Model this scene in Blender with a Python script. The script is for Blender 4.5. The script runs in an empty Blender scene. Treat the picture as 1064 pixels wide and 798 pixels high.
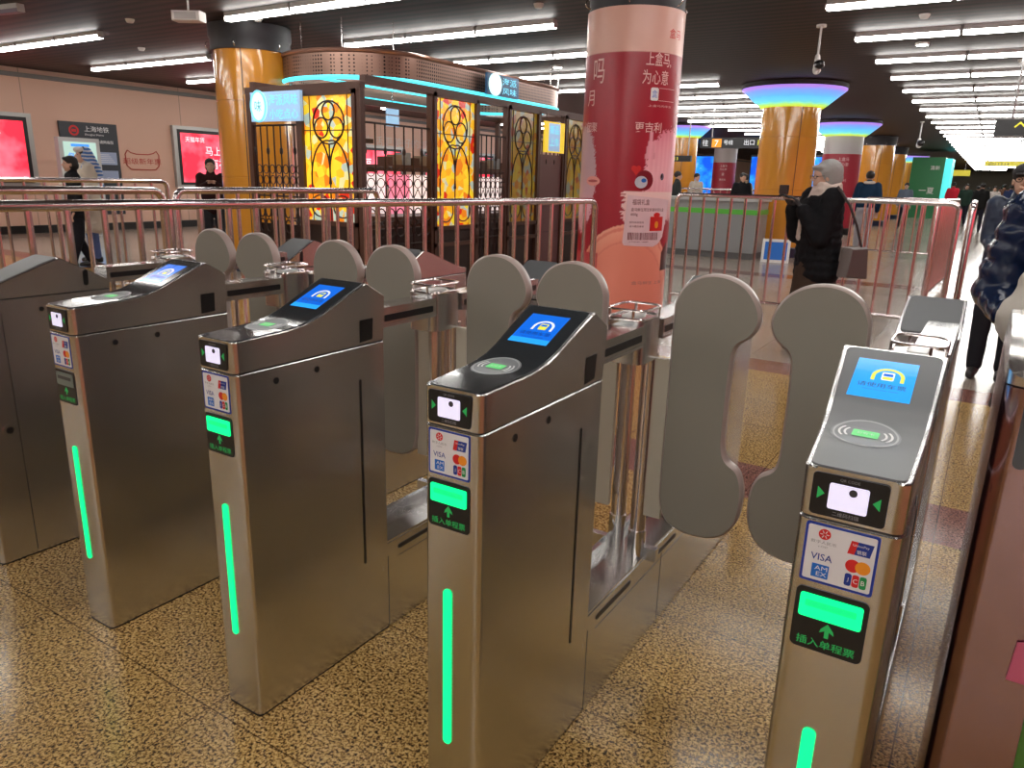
import bpy, math, random
from math import sin, cos, pi, radians, sqrt, atan2
from mathutils import Vector, Matrix
random.seed(7)
SC = bpy.context.scene
COL = SC.collection

# ------------------------------------------------------------------ materials
MATS = {}
def nodes(m):
    m.use_nodes = True
    return m.node_tree.nodes, m.node_tree.links, m.node_tree.nodes['Principled BSDF']
def mat(name, col, rough=.5, metal=0., emit=None, es=0., coat=0., alpha=None, trans=0.):
    if name in MATS: return MATS[name]
    m = bpy.data.materials.new(name); N, L, b = nodes(m)
    b.inputs['Base Color'].default_value = (*col, 1); b.inputs['Roughness'].default_value = rough
    b.inputs['Metallic'].default_value = metal
    if emit is not None:
        b.inputs['Emission Color'].default_value = (*emit, 1); b.inputs['Emission Strength'].default_value = es
    if coat: b.inputs['Coat Weight'].default_value = coat; b.inputs['Coat Roughness'].default_value = .05
    if trans: b.inputs['Transmission Weight'].default_value = trans
    MATS[name] = m; return m
def srgb(r, g, b):
    f = lambda c: (c/255/12.92) if c/255 <= .04045 else ((c/255+.055)/1.055)**2.4
    return (f(r), f(g), f(b))
def emis(name, col, es): return mat(name, tuple(c*.5 for c in col), .5, 0, col, es)

def brushed(name, col, rough, axis='Z', bump=.02, scale=60):
    m = bpy.data.materials.new(name); N, L, b = nodes(m)
    b.inputs['Metallic'].default_value = 1; b.inputs['Base Color'].default_value = (*col, 1)
    tc = N.new('ShaderNodeTexCoord'); mp = N.new('ShaderNodeMapping')
    s = {'Z': (scale*6, scale*6, scale*.1), 'Y': (scale*6, scale*.1, scale*6), 'X': (scale*.1, scale*6, scale*6)}[axis]
    mp.inputs['Scale'].default_value = s
    n = N.new('ShaderNodeTexNoise'); n.inputs['Scale'].default_value = 1; n.inputs['Detail'].default_value = 3
    L.new(tc.outputs['Object'], mp.inputs['Vector']); L.new(mp.outputs['Vector'], n.inputs['Vector'])
    mr = N.new('ShaderNodeMapRange'); mr.inputs['To Min'].default_value = rough-.03; mr.inputs['To Max'].default_value = rough+.04
    L.new(n.outputs['Fac'], mr.inputs['Value']); L.new(mr.outputs['Result'], b.inputs['Roughness'])
    # broad smudges of wear
    n2 = N.new('ShaderNodeTexNoise'); n2.inputs['Scale'].default_value = 5; n2.inputs['Detail'].default_value = 4
    L.new(tc.outputs['Object'], n2.inputs['Vector'])
    mx = N.new('ShaderNodeMix'); mx.data_type = 'RGBA'; mx.inputs['A'].default_value = (*[c*.86 for c in col], 1)
    mx.inputs['B'].default_value = (*[min(1, c*1.1) for c in col], 1)
    L.new(n2.outputs['Fac'], mx.inputs['Factor']); L.new(mx.outputs['Result'], b.inputs['Base Color'])
    bp = N.new('ShaderNodeBump'); bp.inputs['Strength'].default_value = bump; bp.inputs['Distance'].default_value = .002
    L.new(n.outputs['Fac'], bp.inputs['Height']); L.new(bp.outputs['Normal'], b.inputs['Normal'])
    b.inputs['Anisotropic'].default_value = .5
    MATS[name] = m; return m

STEEL = brushed('brushed_steel', (.62, .625, .63), .25, 'Z', .0)
STEEL_TOP = brushed('polished_steel', (.60, .58, .56), .2, 'Y', .0)
TUBE = mat('steel_tube', (.74, .67, .66), .2, 1)  # slight pink in the base colour stands in for red reflections
CHROME = mat('chrome', (.72, .70, .68), .2, 1)
BLACK = mat('black_plastic', (.008, .008, .009), .35)
GLASSB = mat('dark_panel_glass', (.025, .030, .034), .12, 0, coat=.6)
GREYP = mat('grey_panel', (.13, .135, .14), .40, .2)
DARKGREY = mat('dark_grey', (.05, .05, .055), .5)
WHITE = mat('white_plastic', (.8, .8, .78), .4)
FLAPM = mat('flap_grey', (.23, .21, .175), .5)
FLAPE = mat('flap_edge', (.36, .29, .26), .3)
GREENL = emis('green_light', (.0, 1.0, .27), 1.3)
GREENP = mat('green_print', (.02, .35, .08), .5, 0, (.02, .5, .12), .25)
GREYL = mat('unlit_panel', (.16, .20, .18), .4)
STICKW = mat('sticker_white', (.78, .78, .80), .4)
STICKB = mat('sticker_blue', (.01, .04, .35), .4)
REDP = mat('print_red', (.70, .02, .02), .5)
ORP = mat('print_orange', (.9, .32, .02), .5)
NAVP = mat('print_navy', (.01, .04, .30), .5)
BLUEP = mat('print_blue', (.01, .16, .62), .5)
GRNP = mat('print_green', (.01, .30, .08), .5)
WHP = mat('print_white', (.85, .85, .85), .5)
GRYP = mat('print_grey', (.30, .30, .32), .5)
SCRB = mat('screen_blue', (.0, .05, .2), .15, 0, (.01, .15, .80), .9)
SCRB2 = mat('screen_blue_light', (.0, .05, .2), .15, 0, (.03, .42, 1.0), 1.0)
SCRY = mat('screen_yellow', (.3, .3, 0), .3, 0, (.75, .75, .08), .9)
SCRW = mat('screen_pale', (.3, .3, .3), .3, 0, (.75, .85, .9), .9)
SCRD = mat('screen_navy', (0, .0, .1), .3, 0, (.0, .05, .30), .6)
SCANW = mat('scan_window', (.6, .6, .65), .2, 0, (.80, .74, 1.0), .75)
LAMPE = emis('lamp_glow', (1.0, .97, .92), 22)
LAMPC = mat('lamp_housing', (.55, .55, .55), .5)

# ------------------------------------------------------------------ mesh builder
_textcache = {}
def text_mesh(s, bold=0.):
    bold = min(bold, .006); k = (s, bold)
    if k in _textcache: return _textcache[k]
    c = bpy.data.curves.new('t', 'FONT'); c.body = s; c.size = 1; c.offset = bold; c.resolution_u = 2
    c.align_x = 'LEFT'
    o = bpy.data.objects.new('t', c); COL.objects.link(o); bpy.context.view_layer.update()
    me = bpy.data.meshes.new_from_object(o.evaluated_get(bpy.context.evaluated_depsgraph_get()))
    V = [(v.co.x, v.co.y) for v in me.vertices]; F = [tuple(p.vertices) for p in me.polygons]
    bpy.data.objects.remove(o); bpy.data.curves.remove(c); bpy.data.meshes.remove(me)
    if V:
        x0 = min(v[0] for v in V); x1 = max(v[0] for v in V); y0 = min(v[1] for v in V); y1 = max(v[1] for v in V)
    else: x0 = y0 = 0; x1 = y1 = 1
    _textcache[k] = (V, F, x0, x1, y0, y1); return _textcache[k]

def rrect(u0, u1, v0, v1, r, n=5):
    P = []
    for cx, cy, a0 in ((u1-r, v1-r, 0), (u0+r, v1-r, pi/2), (u0+r, v0+r, pi), (u1-r, v0+r, 1.5*pi)):
        for k in range(n+1):
            a = a0+k*pi/2/n; P.append((cx+r*cos(a), cy+r*sin(a)))
    return P
def circ(cx, cy, rx, ry=None, n=24, a0=0, a1=2*pi):
    ry = rx if ry is None else ry
    m = n if abs(a1-a0-2*pi) < 1e-6 else n+1
    return [(cx+rx*cos(a0+(a1-a0)*k/n), cy+ry*sin(a0+(a1-a0)*k/n)) for k in range(m)]

class MB:
    def __init__(s): s.v = []; s.f = []; s.m = []; s.mats = []
    def mi(s, m):
        if m not in s.mats: s.mats.append(m)
        return s.mats.index(m)
    def add(s, V, F, m):
        o = len(s.v); s.v += [tuple(v) for v in V]; i = s.mi(m)
        for f in F: s.f.append(tuple(o+k for k in f)); s.m.append(i)
    def box(s, x0, x1, y0, y1, z0, z1, m, T=None):
        V = [(x, y, z) for z in (z0, z1) for y in (y0, y1) for x in (x0, x1)]
        if T: V = [T(*p) for p in V]
        s.add(V, [(0, 2, 3, 1), (4, 5, 7, 6), (0, 1, 5, 4), (2, 6, 7, 3), (0, 4, 6, 2), (1, 3, 7, 5)], m)
    def prism(s, poly, d0, d1, T, m, mside=None):      # poly (u,v), extruded d0..d1, T(u,v,d)->xyz
        n = len(poly)
        V = [T(u, v, d0) for u, v in poly]+[T(u, v, d1) for u, v in poly]
        s.add(V, [tuple(range(n))[::-1], tuple(range(n, 2*n))], m)
        s.add(V, [(k, (k+1) % n, n+(k+1) % n, n+k) for k in range(n)], mside or m)
    def flat(s, poly, T, m, d=0.):
        s.add([T(u, v, d) for u, v in poly], [tuple(range(len(poly)))], m)
    def bev(s, poly, d0, d1, b, T, m, mside=None):      # bevelled slab
        cx = sum(p[0] for p in poly)/len(poly); cy = sum(p[1] for p in poly)/len(poly); n = len(poly)
        inn = []
        for k in range(n):
            a = Vector(poly[k-1]); c = Vector(poly[(k+1) % n]); t = (c-a); t.normalize() if t.length else None
            inn.append((poly[k][0]-t.y*b, poly[k][1]+t.x*b))
        V = [T(u, v, d0) for u, v in inn]+[T(u, v, d0+b) for u, v in poly]+[T(u, v, d1-b) for u, v in poly]+[T(u, v, d1) for u, v in inn]
        s.add(V, [tuple(range(n))[::-1], tuple(range(3*n, 4*n))], m)
        s.add(V, [(q*n+k, q*n+(k+1) % n, (q+1)*n+(k+1) % n, (q+1)*n+k) for q in range(3) for k in range(n)], mside or m)
    def tube(s, path, r, m, seg=8, closed=False, cap=True):
        P = [Vector(p) for p in path]; n = len(P); R = r if isinstance(r, (list, tuple)) else [r]*n
        rings = []; prev = None
        for i in range(n):
            if closed: t = P[(i+1) % n]-P[i-1]
            else: t = P[min(i+1, n-1)]-P[max(i-1, 0)]
            t.normalize()
            if prev is None:
                a = Vector((0, 0, 1)) if abs(t.z) < .9 else Vector((1, 0, 0))
                nrm = t.cross(a).normalized()
            else:
                nrm = (prev-t*prev.dot(t)).normalized()
            prev = nrm; b = t.cross(nrm)
            rings.append([P[i]+(nrm*cos(2*pi*k/seg)+b*sin(2*pi*k/seg))*R[i] for k in range(seg)])
        V = [v for rg in rings for v in rg]; F = []
        for i in range(n if closed else n-1):
            j = (i+1) % n
            for k in range(seg): F.append((i*seg+k, i*seg+(k+1) % seg, j*seg+(k+1) % seg, j*seg+k))
        if not closed and cap: F += [tuple(range(seg))[::-1], tuple((n-1)*seg+k for k in range(seg))]
        s.add(V, F, m)
    def lathe(s, prof, c, m, seg=24, a0=0, a1=2*pi):     # prof [(r,z)]
        full = abs(a1-a0-2*pi) < 1e-6; ns = seg if full else seg+1
        V = [(c[0]+r*cos(a0+(a1-a0)*k/seg), c[1]+r*sin(a0+(a1-a0)*k/seg), c[2]+z) for r, z in prof for k in range(ns)]
        F = []
        for i in range(len(prof)-1):
            for k in range(seg):
                k2 = (k+1) % ns
                F.append((i*ns+k, i*ns+k2, (i+1)*ns+k2, (i+1)*ns+k))
        if full:
            if prof[0][0] > 1e-6: F.append(tuple(range(ns))[::-1])
            if prof[-1][0] > 1e-6: F.append(tuple((len(prof)-1)*ns+k for k in range(ns)))
        s.add(V, F, m)
    def ell(s, c, r, m, R=None, seg=16, rin=10):
        V = []; F = []
        for i in range(rin+1):
            t = pi*i/rin
            for k in range(seg):
                a = 2*pi*k/seg; p = Vector((r[0]*sin(t)*cos(a), r[1]*sin(t)*sin(a), r[2]*cos(t)))
                if R: p = R @ p
                V.append((c[0]+p.x, c[1]+p.y, c[2]+p.z))
        for i in range(rin):
            for k in range(seg): F.append((i*seg+k, (i+1)*seg+k, (i+1)*seg+(k+1) % seg, i*seg+(k+1) % seg))
        s.add(V, F, m)
    def cap(s, p0, r0, p1, r1, m, seg=12):      # tapered capsule, closed
        a = Vector(p0); b = Vector(p1); t = (b-a); L = t.length
        if L < 1e-6: return
        t.normalize(); u = t.cross(Vector((0, 0, 1)) if abs(t.z) < .9 else Vector((1, 0, 0))).normalized(); w = t.cross(u)
        prof = [(r0*sin(x), -r0*cos(x)) for x in [pi/2*k/4 for k in range(0, 5)]]+[(r1*cos(x), L+r1*sin(x)) for x in [pi/2*k/4 for k in range(0, 5)]]
        V = []; F = []
        for r, z in prof:
            r = max(r, 1e-4)
            for k in range(seg):
                q = a+t*z+(u*cos(2*pi*k/seg)+w*sin(2*pi*k/seg))*r; V.append(q)
        for i in range(len(prof)-1):
            for k in range(seg): F.append((i*seg+k, i*seg+(k+1) % seg, (i+1)*seg+(k+1) % seg, (i+1)*seg+k))
        F += [tuple(range(seg))[::-1], tuple((len(prof)-1)*seg+k for k in range(seg))]
        s.add(V, F, m)
    def text(s, body, u0, v0, T, m, h=None, w=None, d=0., bold=0., al='L'):    # fits to height h and/or width w
        V, F, x0, x1, y0, y1 = text_mesh(body, bold)
        if not V: return
        sv = (h/(y1-y0)) if h else None; su = (w/(x1-x0)) if w else None
        if sv is None: sv = su
        if su is None: su = sv
        W = (x1-x0)*su; off = {'L': 0, 'C': -W/2, 'R': -W}[al]
        s.add([T(u0+off+(x-x0)*su, v0+(y-y0)*sv, d) for x, y in V], F, m)
    def build(s, name, parent=None, loc=None, sharp=38, smooth=True):
        me = bpy.data.meshes.new(name); me.from_pydata(s.v, [], s.f)
        for m in s.mats: me.materials.append(m)
        me.polygons.foreach_set('material_index', s.m)
        me.validate(); me.update()
        if smooth:
            me.polygons.foreach_set('use_smooth', [True]*len(me.polygons)); me.set_sharp_from_angle(angle=radians(sharp))
        o = bpy.data.objects.new(name, me); COL.objects.link(o)
        if parent: o.parent = parent
        if loc is not None: o.location = loc
        return o

def tag(o, label, cat, group=None):
    o['label'] = label; o['category'] = cat
    if group: o['group'] = group
    return o
def thing(name, label, cat, loc=(0, 0, 0), rz=0, group=None):
    o = bpy.data.objects.new(name, None); COL.objects.link(o); o.empty_display_size = .1
    o.location = loc; o.rotation_euler = (0, 0, rz); return tag(o, label, cat, group)
def struct(o): o['kind'] = 'structure'; return o
def lab(o, l): o['label'] = l; return o
def dup(root, loc, rz, label, group=None):
    r = root.copy(); COL.objects.link(r); r.location = loc; r.rotation_euler = (0, 0, rz); r['label'] = label
    if group: r['group'] = group
    for ch in list(root.children):
        c = ch.copy(); COL.objects.link(c); c.parent = r
        for g in list(ch.children):
            d = g.copy(); COL.objects.link(d); d.parent = c
    return r

# ------------------------------------------------------------------ camera
cam = bpy.data.cameras.new('camera'); cam.lens = 771.1/1064*36; cam.sensor_width = 36; cam.clip_end = 300; cam.clip_start = .02
co = bpy.data.objects.new('camera', cam); COL.objects.link(co); SC.camera = co
yaw, pitch, roll = -.5611, .2698, .0271
fw = Vector((sin(yaw)*cos(pitch), cos(yaw)*cos(pitch), -sin(pitch))); rt = Vector((cos(yaw), -sin(yaw), 0)); up = rt.cross(fw)
r_ = rt*cos(roll)+up*sin(roll); u_ = -rt*sin(roll)+up*cos(roll)
co.matrix_world = Matrix(((r_.x, u_.x, -fw.x, .8596), (r_.y, u_.y, -fw.y, -1.0526), (r_.z, u_.z, -fw.z, 1.3849), (0, 0, 0, 1)))
SC.view_settings.view_transform = 'Standard'; SC.view_settings.look = 'None'; SC.view_settings.gamma = 1
SC.view_settings.use_curve_mapping = False; SC.view_settings.exposure = 0.0
w = bpy.data.worlds.new('world'); SC.world = w; w.use_nodes = True
w.node_tree.nodes['Background'].inputs[0].default_value = (.9, .85, .8, 1); w.node_tree.nodes['Background'].inputs[1].default_value = .05

# ------------------------------------------------------------------ room shell
def granite():
    m = bpy.data.materials.new('granite_floor'); N, L, b = nodes(m)
    tc = N.new('ShaderNodeTexCoord')
    def noise(sc, det=2, rough=.5, dist=0):
        n = N.new('ShaderNodeTexNoise'); n.inputs['Scale'].default_value = sc; n.inputs['Detail'].default_value = det
        n.inputs['Roughness'].default_value = rough; n.inputs['Distortion'].default_value = dist
        L.new(tc.outputs['Object'], n.inputs['Vector']); return n
    def ramp(src, pts):
        r = N.new('ShaderNodeValToRGB'); e = r.color_ramp.elements
        while len(e) < len(pts): e.new(.5)
        for k, (p, c) in enumerate(pts): e[k].position = p; e[k].color = (*c, 1)
        L.new(src, r.inputs['Fac']); return r
    n1 = noise(125, 4, .62, .5)
    def build(g0, g1, g2, g3): return ramp(n1.outputs['Fac'], [(.36, g0), (.45, g1), (.50, g2), (.61, g3)])
    gold = build((.02, .011, .006), (.17, .09, .030), (.50, .29, .085), (.74, .50, .20))
    red = build((.02, .008, .008), (.12, .04, .03), (.28, .11, .08), (.42, .20, .15))
    pale = build((.05, .045, .04), (.22, .18, .14), (.50, .42, .34), (.66, .58, .50))
    # large-scale tile to tile variation
    br = N.new('ShaderNodeTexBrick'); br.offset = 0; br.inputs['Scale'].default_value = 1; br.inputs['Mortar Size'].default_value = .0022
    br.inputs['Brick Width'].default_value = .78; br.inputs['Row Height'].default_value = .56; br.inputs['Mortar Smooth'].default_value = .1
    br.inputs['Color1'].default_value = (1, 1, 1, 1); br.inputs['Color2'].default_value = (.86, .86, .86, 1); br.inputs['Mortar'].default_value = (.30, .26, .22, 1)
    mp = N.new('ShaderNodeMapping'); mp.inputs['Location'].default_value = (-.08, .05, 0)
    L.new(tc.outputs['Object'], mp.inputs['Vector']); L.new(mp.outputs['Vector'], br.inputs['Vector'])
    sx = N.new('ShaderNodeSeparateXYZ'); L.new(tc.outputs['Object'], sx.inputs[0])
    def band(out, a, b2):
        g = N.new('ShaderNodeMath'); g.operation = 'GREATER_THAN'; g.inputs[1].default_value = a; L.new(out, g.inputs[0])
        h = N.new('ShaderNodeMath'); h.operation = 'LESS_THAN'; h.inputs[1].default_value = b2; L.new(out, h.inputs[0])
        k = N.new('ShaderNodeMath'); k.operation = 'MULTIPLY'; L.new(g.outputs[0], k.inputs[0]); L.new(h.outputs[0], k.inputs[1]); return k.outputs[0]
    def mix(f, a, c, mode='MIX'):
        x = N.new('ShaderNodeMix'); x.data_type = 'RGBA'; x.blend_type = mode
        if isinstance(f, float): x.inputs['Factor'].default_value = f
        else: L.new(f, x.inputs['Factor'])
        L.new(a, x.inputs['A']); L.new(c, x.inputs['B']); return x.outputs['Result']
    c = mix(band(sx.outputs['Y'], 2.2, 2.64), gold.outputs[0], red.outputs[0])
    c = mix(band(sx.outputs['Y'], 4.9, 60), c, pale.outputs[0])
    c = mix(band(sx.outputs['Y'], 4.7, 5.1), c, red.outputs[0])
    c = mix(band(sx.outputs['Y'], 11.0, 11.5), c, red.outputs[0])
    c = mix(1.0, c, br.outputs['Color'], 'MULTIPLY')
    L.new(c, b.inputs['Base Color'])
    n3 = noise(3, 3); mr = N.new('ShaderNodeMapRange'); mr.inputs['To Min'].default_value = .10; mr.inputs['To Max'].default_value = .26
    L.new(n3.outputs['Fac'], mr.inputs['Value']); L.new(mr.outputs['Result'], b.inputs['Roughness'])
    b.inputs['Specular IOR Level'].default_value = .38
    return m
GR = granite()
mb = MB(); mb.box(-16.6, 8, -16, 90, -.1, 0, GR); struct(mb.build('floor'))

def ceil_mat():
    m = bpy.data.materials.new('slatted_ceiling'); N, L, b = nodes(m)
    tc = N.new('ShaderNodeTexCoord'); wv = N.new('ShaderNodeTexWave'); wv.bands_direction = 'Y'; wv.inputs['Scale'].default_value = 1.6
    wv.wave_profile = 'SAW'
    L.new(tc.outputs['Object'], wv.inputs['Vector'])
    r = N.new('ShaderNodeValToRGB'); r.color_ramp.elements[0].color = (.008, .004, .004, 1); r.color_ramp.elements[1].color = (.046, .021, .020, 1)
    r.color_ramp.elements[0].position = .35; r.color_ramp.elements[1].position = .6
    L.new(wv.outputs['Fac'], r.inputs['Fac']); L.new(r.outputs[0], b.inputs['Base Color']); b.inputs['Roughness'].default_value = .55
    bp = N.new('ShaderNodeBump'); bp.inputs['Distance'].default_value = .02; bp.inputs['Strength'].default_value = .5
    L.new(wv.outputs['Fac'], bp.inputs['Height']); L.new(bp.outputs['Normal'], b.inputs['Normal'])
    return m
mb = MB(); mb.box(-16.6, 8, -16, 90, 3.3, 3.4, ceil_mat()); struct(mb.build('ceiling'))

def wall_mat(name, col):
    m = bpy.data.materials.new(name); N, L, b = nodes(m); b.inputs['Roughness'].default_value = .45
    tc = N.new('ShaderNodeTexCoord'); br = N.new('ShaderNodeTexBrick'); br.offset = 0
    br.inputs['Scale'].default_value = 1; br.inputs['Brick Width'].default_value = 3.6; br.inputs['Row Height'].default_value = 4; br.inputs['Mortar Size'].default_value = .01
    br.inputs['Color1'].default_value = (*col, 1); br.inputs['Color2'].default_value = (*[c*.96 for c in col], 1); br.inputs['Mortar'].default_value = (*[c*.6 for c in col], 1)
    mp = N.new('ShaderNodeMapping'); mp.inputs['Rotation'].default_value = (0, 0, pi/2)
    L.new(tc.outputs['Object'], mp.inputs['Vector']); L.new(mp.outputs['Vector'], br.inputs['Vector']); L.new(br.outputs['Color'], b.inputs['Base Color'])
    return m
PEACH = wall_mat('peach_wall_panel', (.74, .46, .34))
mb = MB(); mb.box(-16.6, -16.4, -16, 90, 0, 3.3, PEACH); struct(mb.build('wall_left'))
mb = MB(); mb.box(7.8, 8, -16, 90, 0, 3.3, PEACH); struct(mb.build('wall_right'))
mb = MB(); mb.box(-16.4, 7.8, 89.8, 90, 0, 3.3, mat('far_wall', (.35, .32, .25), .6)); struct(mb.build('wall_back'))
mb = MB(); mb.box(-16.4, 7.8, -16, -15.8, 0, 3.3, mat('near_wall', (.42, .28, .20), .6)); struct(mb.build('wall_front'))
mb = MB(); mb.box(-16.4, -16.36, -16, 90, 0, .16, mat('black_baseboard', (.015, .014, .014), .3)); struct(mb.build('baseboard_left'))
mb = MB(); mb.box(-16.4, -16.3, -16, 90, 3.12, 3.2, mat('grey_cornice', (.20, .19, .18), .6)); struct(mb.build('trim_1'))

# ------------------------------------------------------------------ ceiling lamps
def lamp_thing(x0, x1, y, label, group, rz=0.):
    t = thing('ceiling_strip_lamp', label, 'ceiling light', ((x0+x1)/2, y, 3.2), rz, group)
    return t
def lamp_meshes(L=1.16):
    a = MB(); a.box(-L/2, L/2, -.05, .05, .045, .1, LAMPC); a.box(-L/2-.012, -L/2, -.045, .045, 0.005, .06, LAMPC); a.box(L/2, L/2+.012, -.045, .045, .005, .06, LAMPC)
    b = MB(); b.bev([( -.045, .0), (.045, .0), (.045, .045), (-.045, .045)], -L/2, L/2, .006, lambda u, v, d: (d, u, v), LAMPE)
    return a, b
A_, B_ = lamp_meshes(); la = A_.build('housing'); lb = B_.build('diffuser')
lamp_me = (la.data, lb.data); bpy.data.objects.remove(la); bpy.data.objects.remove(lb)
ORD = ['first', 'second', 'third', 'fourth', 'fifth', 'sixth', 'seventh', 'eighth', 'ninth', 'tenth', 'eleventh', 'twelfth', 'thirteenth', 'fourteenth', 'fifteenth', 'sixteenth', 'seventeenth', 'eighteenth', 'nineteenth', 'twentieth']
def ordn(k):
    if k < 0: return ORD[-k-1]+' rearward'
    return ORD[k] if k < 20 else ('%d%s' % (k+1, {1: 'st', 2: 'nd', 3: 'rd'}.get((k+1) % 10, 'th')))
SEG = ['left-hand', 'middle', 'right-hand', 'far right']
def lamp(x0, y, label, group):
    t = thing('ceiling_strip_lamp', label, 'ceiling light', (x0+.6, y, 3.2), 0, group)
    for nm, me in zip(('housing', 'diffuser'), lamp_me):
        o = bpy.data.objects.new(nm, me); COL.objects.link(o); o.parent = t
for k in range(-7, 40):                                     # right-hand bank over the walkway
    y = 0.05+2.0*k; x0 = -1.0-.006*y
    for q in range(3 if k < 36 else 2):
        lamp(x0+1.2*q, y, 'strip light over the right walkway, %s piece of the %s row' % (SEG[q], ordn(k)), 'strip lights over the right walkway')
for k in range(-6, 27):                                     # middle bank
    y = -.6+2.07*k
    for q in range(3):
        lamp(-7.72+1.2*q+(.1*(k > 6)), y, 'strip light over the kiosk side, %s piece of the %s row' % (SEG[q], ordn(k)), 'strip lights over the kiosk side')
for k in range(-4, 16):                                     # left bank by the peach wall
    y = -.6+2.07*k
    for q in range(3):
        lamp(-14.5+.35*(k < 4)+1.2*q, y, 'strip light near the peach wall, %s piece of the %s row' % (SEG[q], ordn(k)), 'strip lights near the peach wall')

# ------------------------------------------------------------------ turnstiles
W, ZS = .136, .9325
PA = [(0, 1.008), (.08, 1.011), (.15, 1.013), (.19, 1.017), (.23, 1.024), (.27, 1.037), (.31, 1.054), (.35, 1.071), (.39, 1.087), (.43, 1.102), (.5, 1.062)]
PC = [(0, .968), (.05, .975), (.13, 1.000), (.2, 1.026), (.27, 1.052), (.33, 1.071), (.37, 1.050), (.44, 1.013), (.5, .98)]
def lerp(P, y):
    for (a, b), (c, d) in zip(P, P[1:]):
        if y <= c: return b+(d-b)*max(0, (y-a))/(c-a)
    return P[-1][1]
RC = .016
def stations(prof):
    ys = [RC*(1-cos(a)) for a in [pi/2*k/6 for k in range(7)]]
    ins = [RC*(1-sin(a)) for a in [pi/2*k/6 for k in range(7)]]
    S = list(zip(ys, ins)); y = .04
    while y < .497: S.append((y, 0)); y += .015
    for p in prof:
        if p[0] > .05: S.append((p[0], 0))
    return sorted(set((round(a, 5), round(b, 5)) for a, b in S))
def head_mesh(prof, zs, fl, fr, flipy=None, width=W):
    mb = MB(); S = stations(prof); V = []; n = len(S)
    Y = (lambda y: y) if flipy is None else (lambda y: flipy-y)
    for y, i in S:
        t = min(1, y/.43); zt = lerp(prof, y)
        c = .0022; yy = y+max(0, c-y) if y < c else min(y, .5-c)
        V += [(i, Y(y), zs), (width-i, Y(y), zs), (width-i+fr*t, Y(y), zt-c), (width-i+fr*t-c, Y(yy), zt), (i-fl*t+c, Y(yy), zt), (i-fl*t, Y(y), zt-c)]
    F = [(0, 1, 2, 3, 4, 5), tuple(6*(n-1)+k for k in (5, 4, 3, 2, 1, 0))]
    for k in range(n-1):
        a = 6*k; b = a+6
        F += [(a+1, b+1, b+2, a+2), (a+3, b+3, b+4, a+4), (b, a, a+5, b+5), (a, b, b+1, a+1)]
    G = []
    for k in range(n-1):
        a = 6*k; b = a+6; G += [(a+2, b+2, b+3, a+3), (b+5, a+5, a+4, b+4)]
    if flipy is not None: F = [f[::-1] for f in F]; G = [f[::-1] for f in G]
    mb.add(V, F, STEEL); mb.add(V, G, STEEL_TOP); return mb
def body_mesh(zt, flipy=None, width=W):
    mb = MB(); ys = [(y, i) for y, i in stations(PC) if y <= RC+1e-6]
    poly = [(width-i, y) for y, i in ys]+[(width, .5), (0, .5)]+[(i, y) for y, i in ys][::-1]
    if flipy is not None: poly = [(x, flipy-y) for x, y in poly][::-1]
    mb.bev(poly, 0.004, zt, .0025, lambda u, v, d: (u, v, d), STEEL)
    ins = [(width/2+(u-width/2)*.96, v) for u, v in poly]
    mb.prism(ins, zt-.002, zt+.004, lambda u, v, d: (u, v+(.004 if flipy is None and v < .1 else 0), d), BLACK)
    mb.prism(ins, 0, .006, lambda u, v, d: (u, v, d), BLACK)
    return mb
def panel_mesh(prof, y0, y1, fl, fr, m, flipy=None, inset=.007, width=W, lift=.002):
    mb = MB(); Y = (lambda y: y) if flipy is None else (lambda y: flipy-y)
    ys = [y0, y0+.003, y0+.008, y0+.014]; y = y0+.026
    while y < y1-.016: ys.append(y); y += .012
    ys += [y1-.014, y1-.008, y1-.003, y1]
    V = []
    for y in ys:
        e = min(y-y0, y1-y); c = .012*(1-sqrt(max(0, 1-((.014-min(e, .014))/.014)**2)))
        t = min(1, y/.43); z = lerp(prof, y)
        xl = -fl*t+inset+c; xr = width+fr*t-inset-c
        V += [(xl, Y(y), z-.001), (xl, Y(y), z+lift), (xr, Y(y), z+lift), (xr, Y(y), z-.001)]
    n = len(ys); F = [(0, 3, 2, 1), tuple(4*(n-1)+k for k in (0, 1, 2, 3))]
    for k in range(n-1):
        a = 4*k; b = a+4
        F += [(a+1, a+2, b+2, b+1), (a, a+1, b+1, b), (a+2, a+3, b+3, b+2)]
    if flipy is not None: F = [f[::-1] for f in F]
    mb.add(V, F, m); return mb
FT = lambda u, v, d: (u, -d, v)                 # front face: u = x, v = z, d outward
def scanner(parent, lit=1):
    mb = MB(); mb.prism(rrect(.014, .112, .939, 1.002, .006), 0, .0015, FT, BLACK)
    mb.text('QR CODE', .062, .9935, FT, GRYP, h=.0048, d=.0018, al='C')
    mb.text('二维码扫描', .062, .942, FT, GRYP, h=.0065, d=.0018, al='C')
    for s, x in ((1, .022), (-1, .103)):
        mb.prism([(x, .963), (x, .981), (x+s*.0095, .972)][::s], .0015, .002, FT, GREENP)
    o = mb.build('scanner_panel', parent, smooth=False)
    m2 = MB(); m2.prism(rrect(.037, .088, .952, .990, .003), .001, .003, FT, SCANW)
    m2.prism(circ(.068, .981, .0055, n=16), .003, .0035, FT, DARKGREY)
    m2.build('scan_window', o, smooth=False); return o
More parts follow.
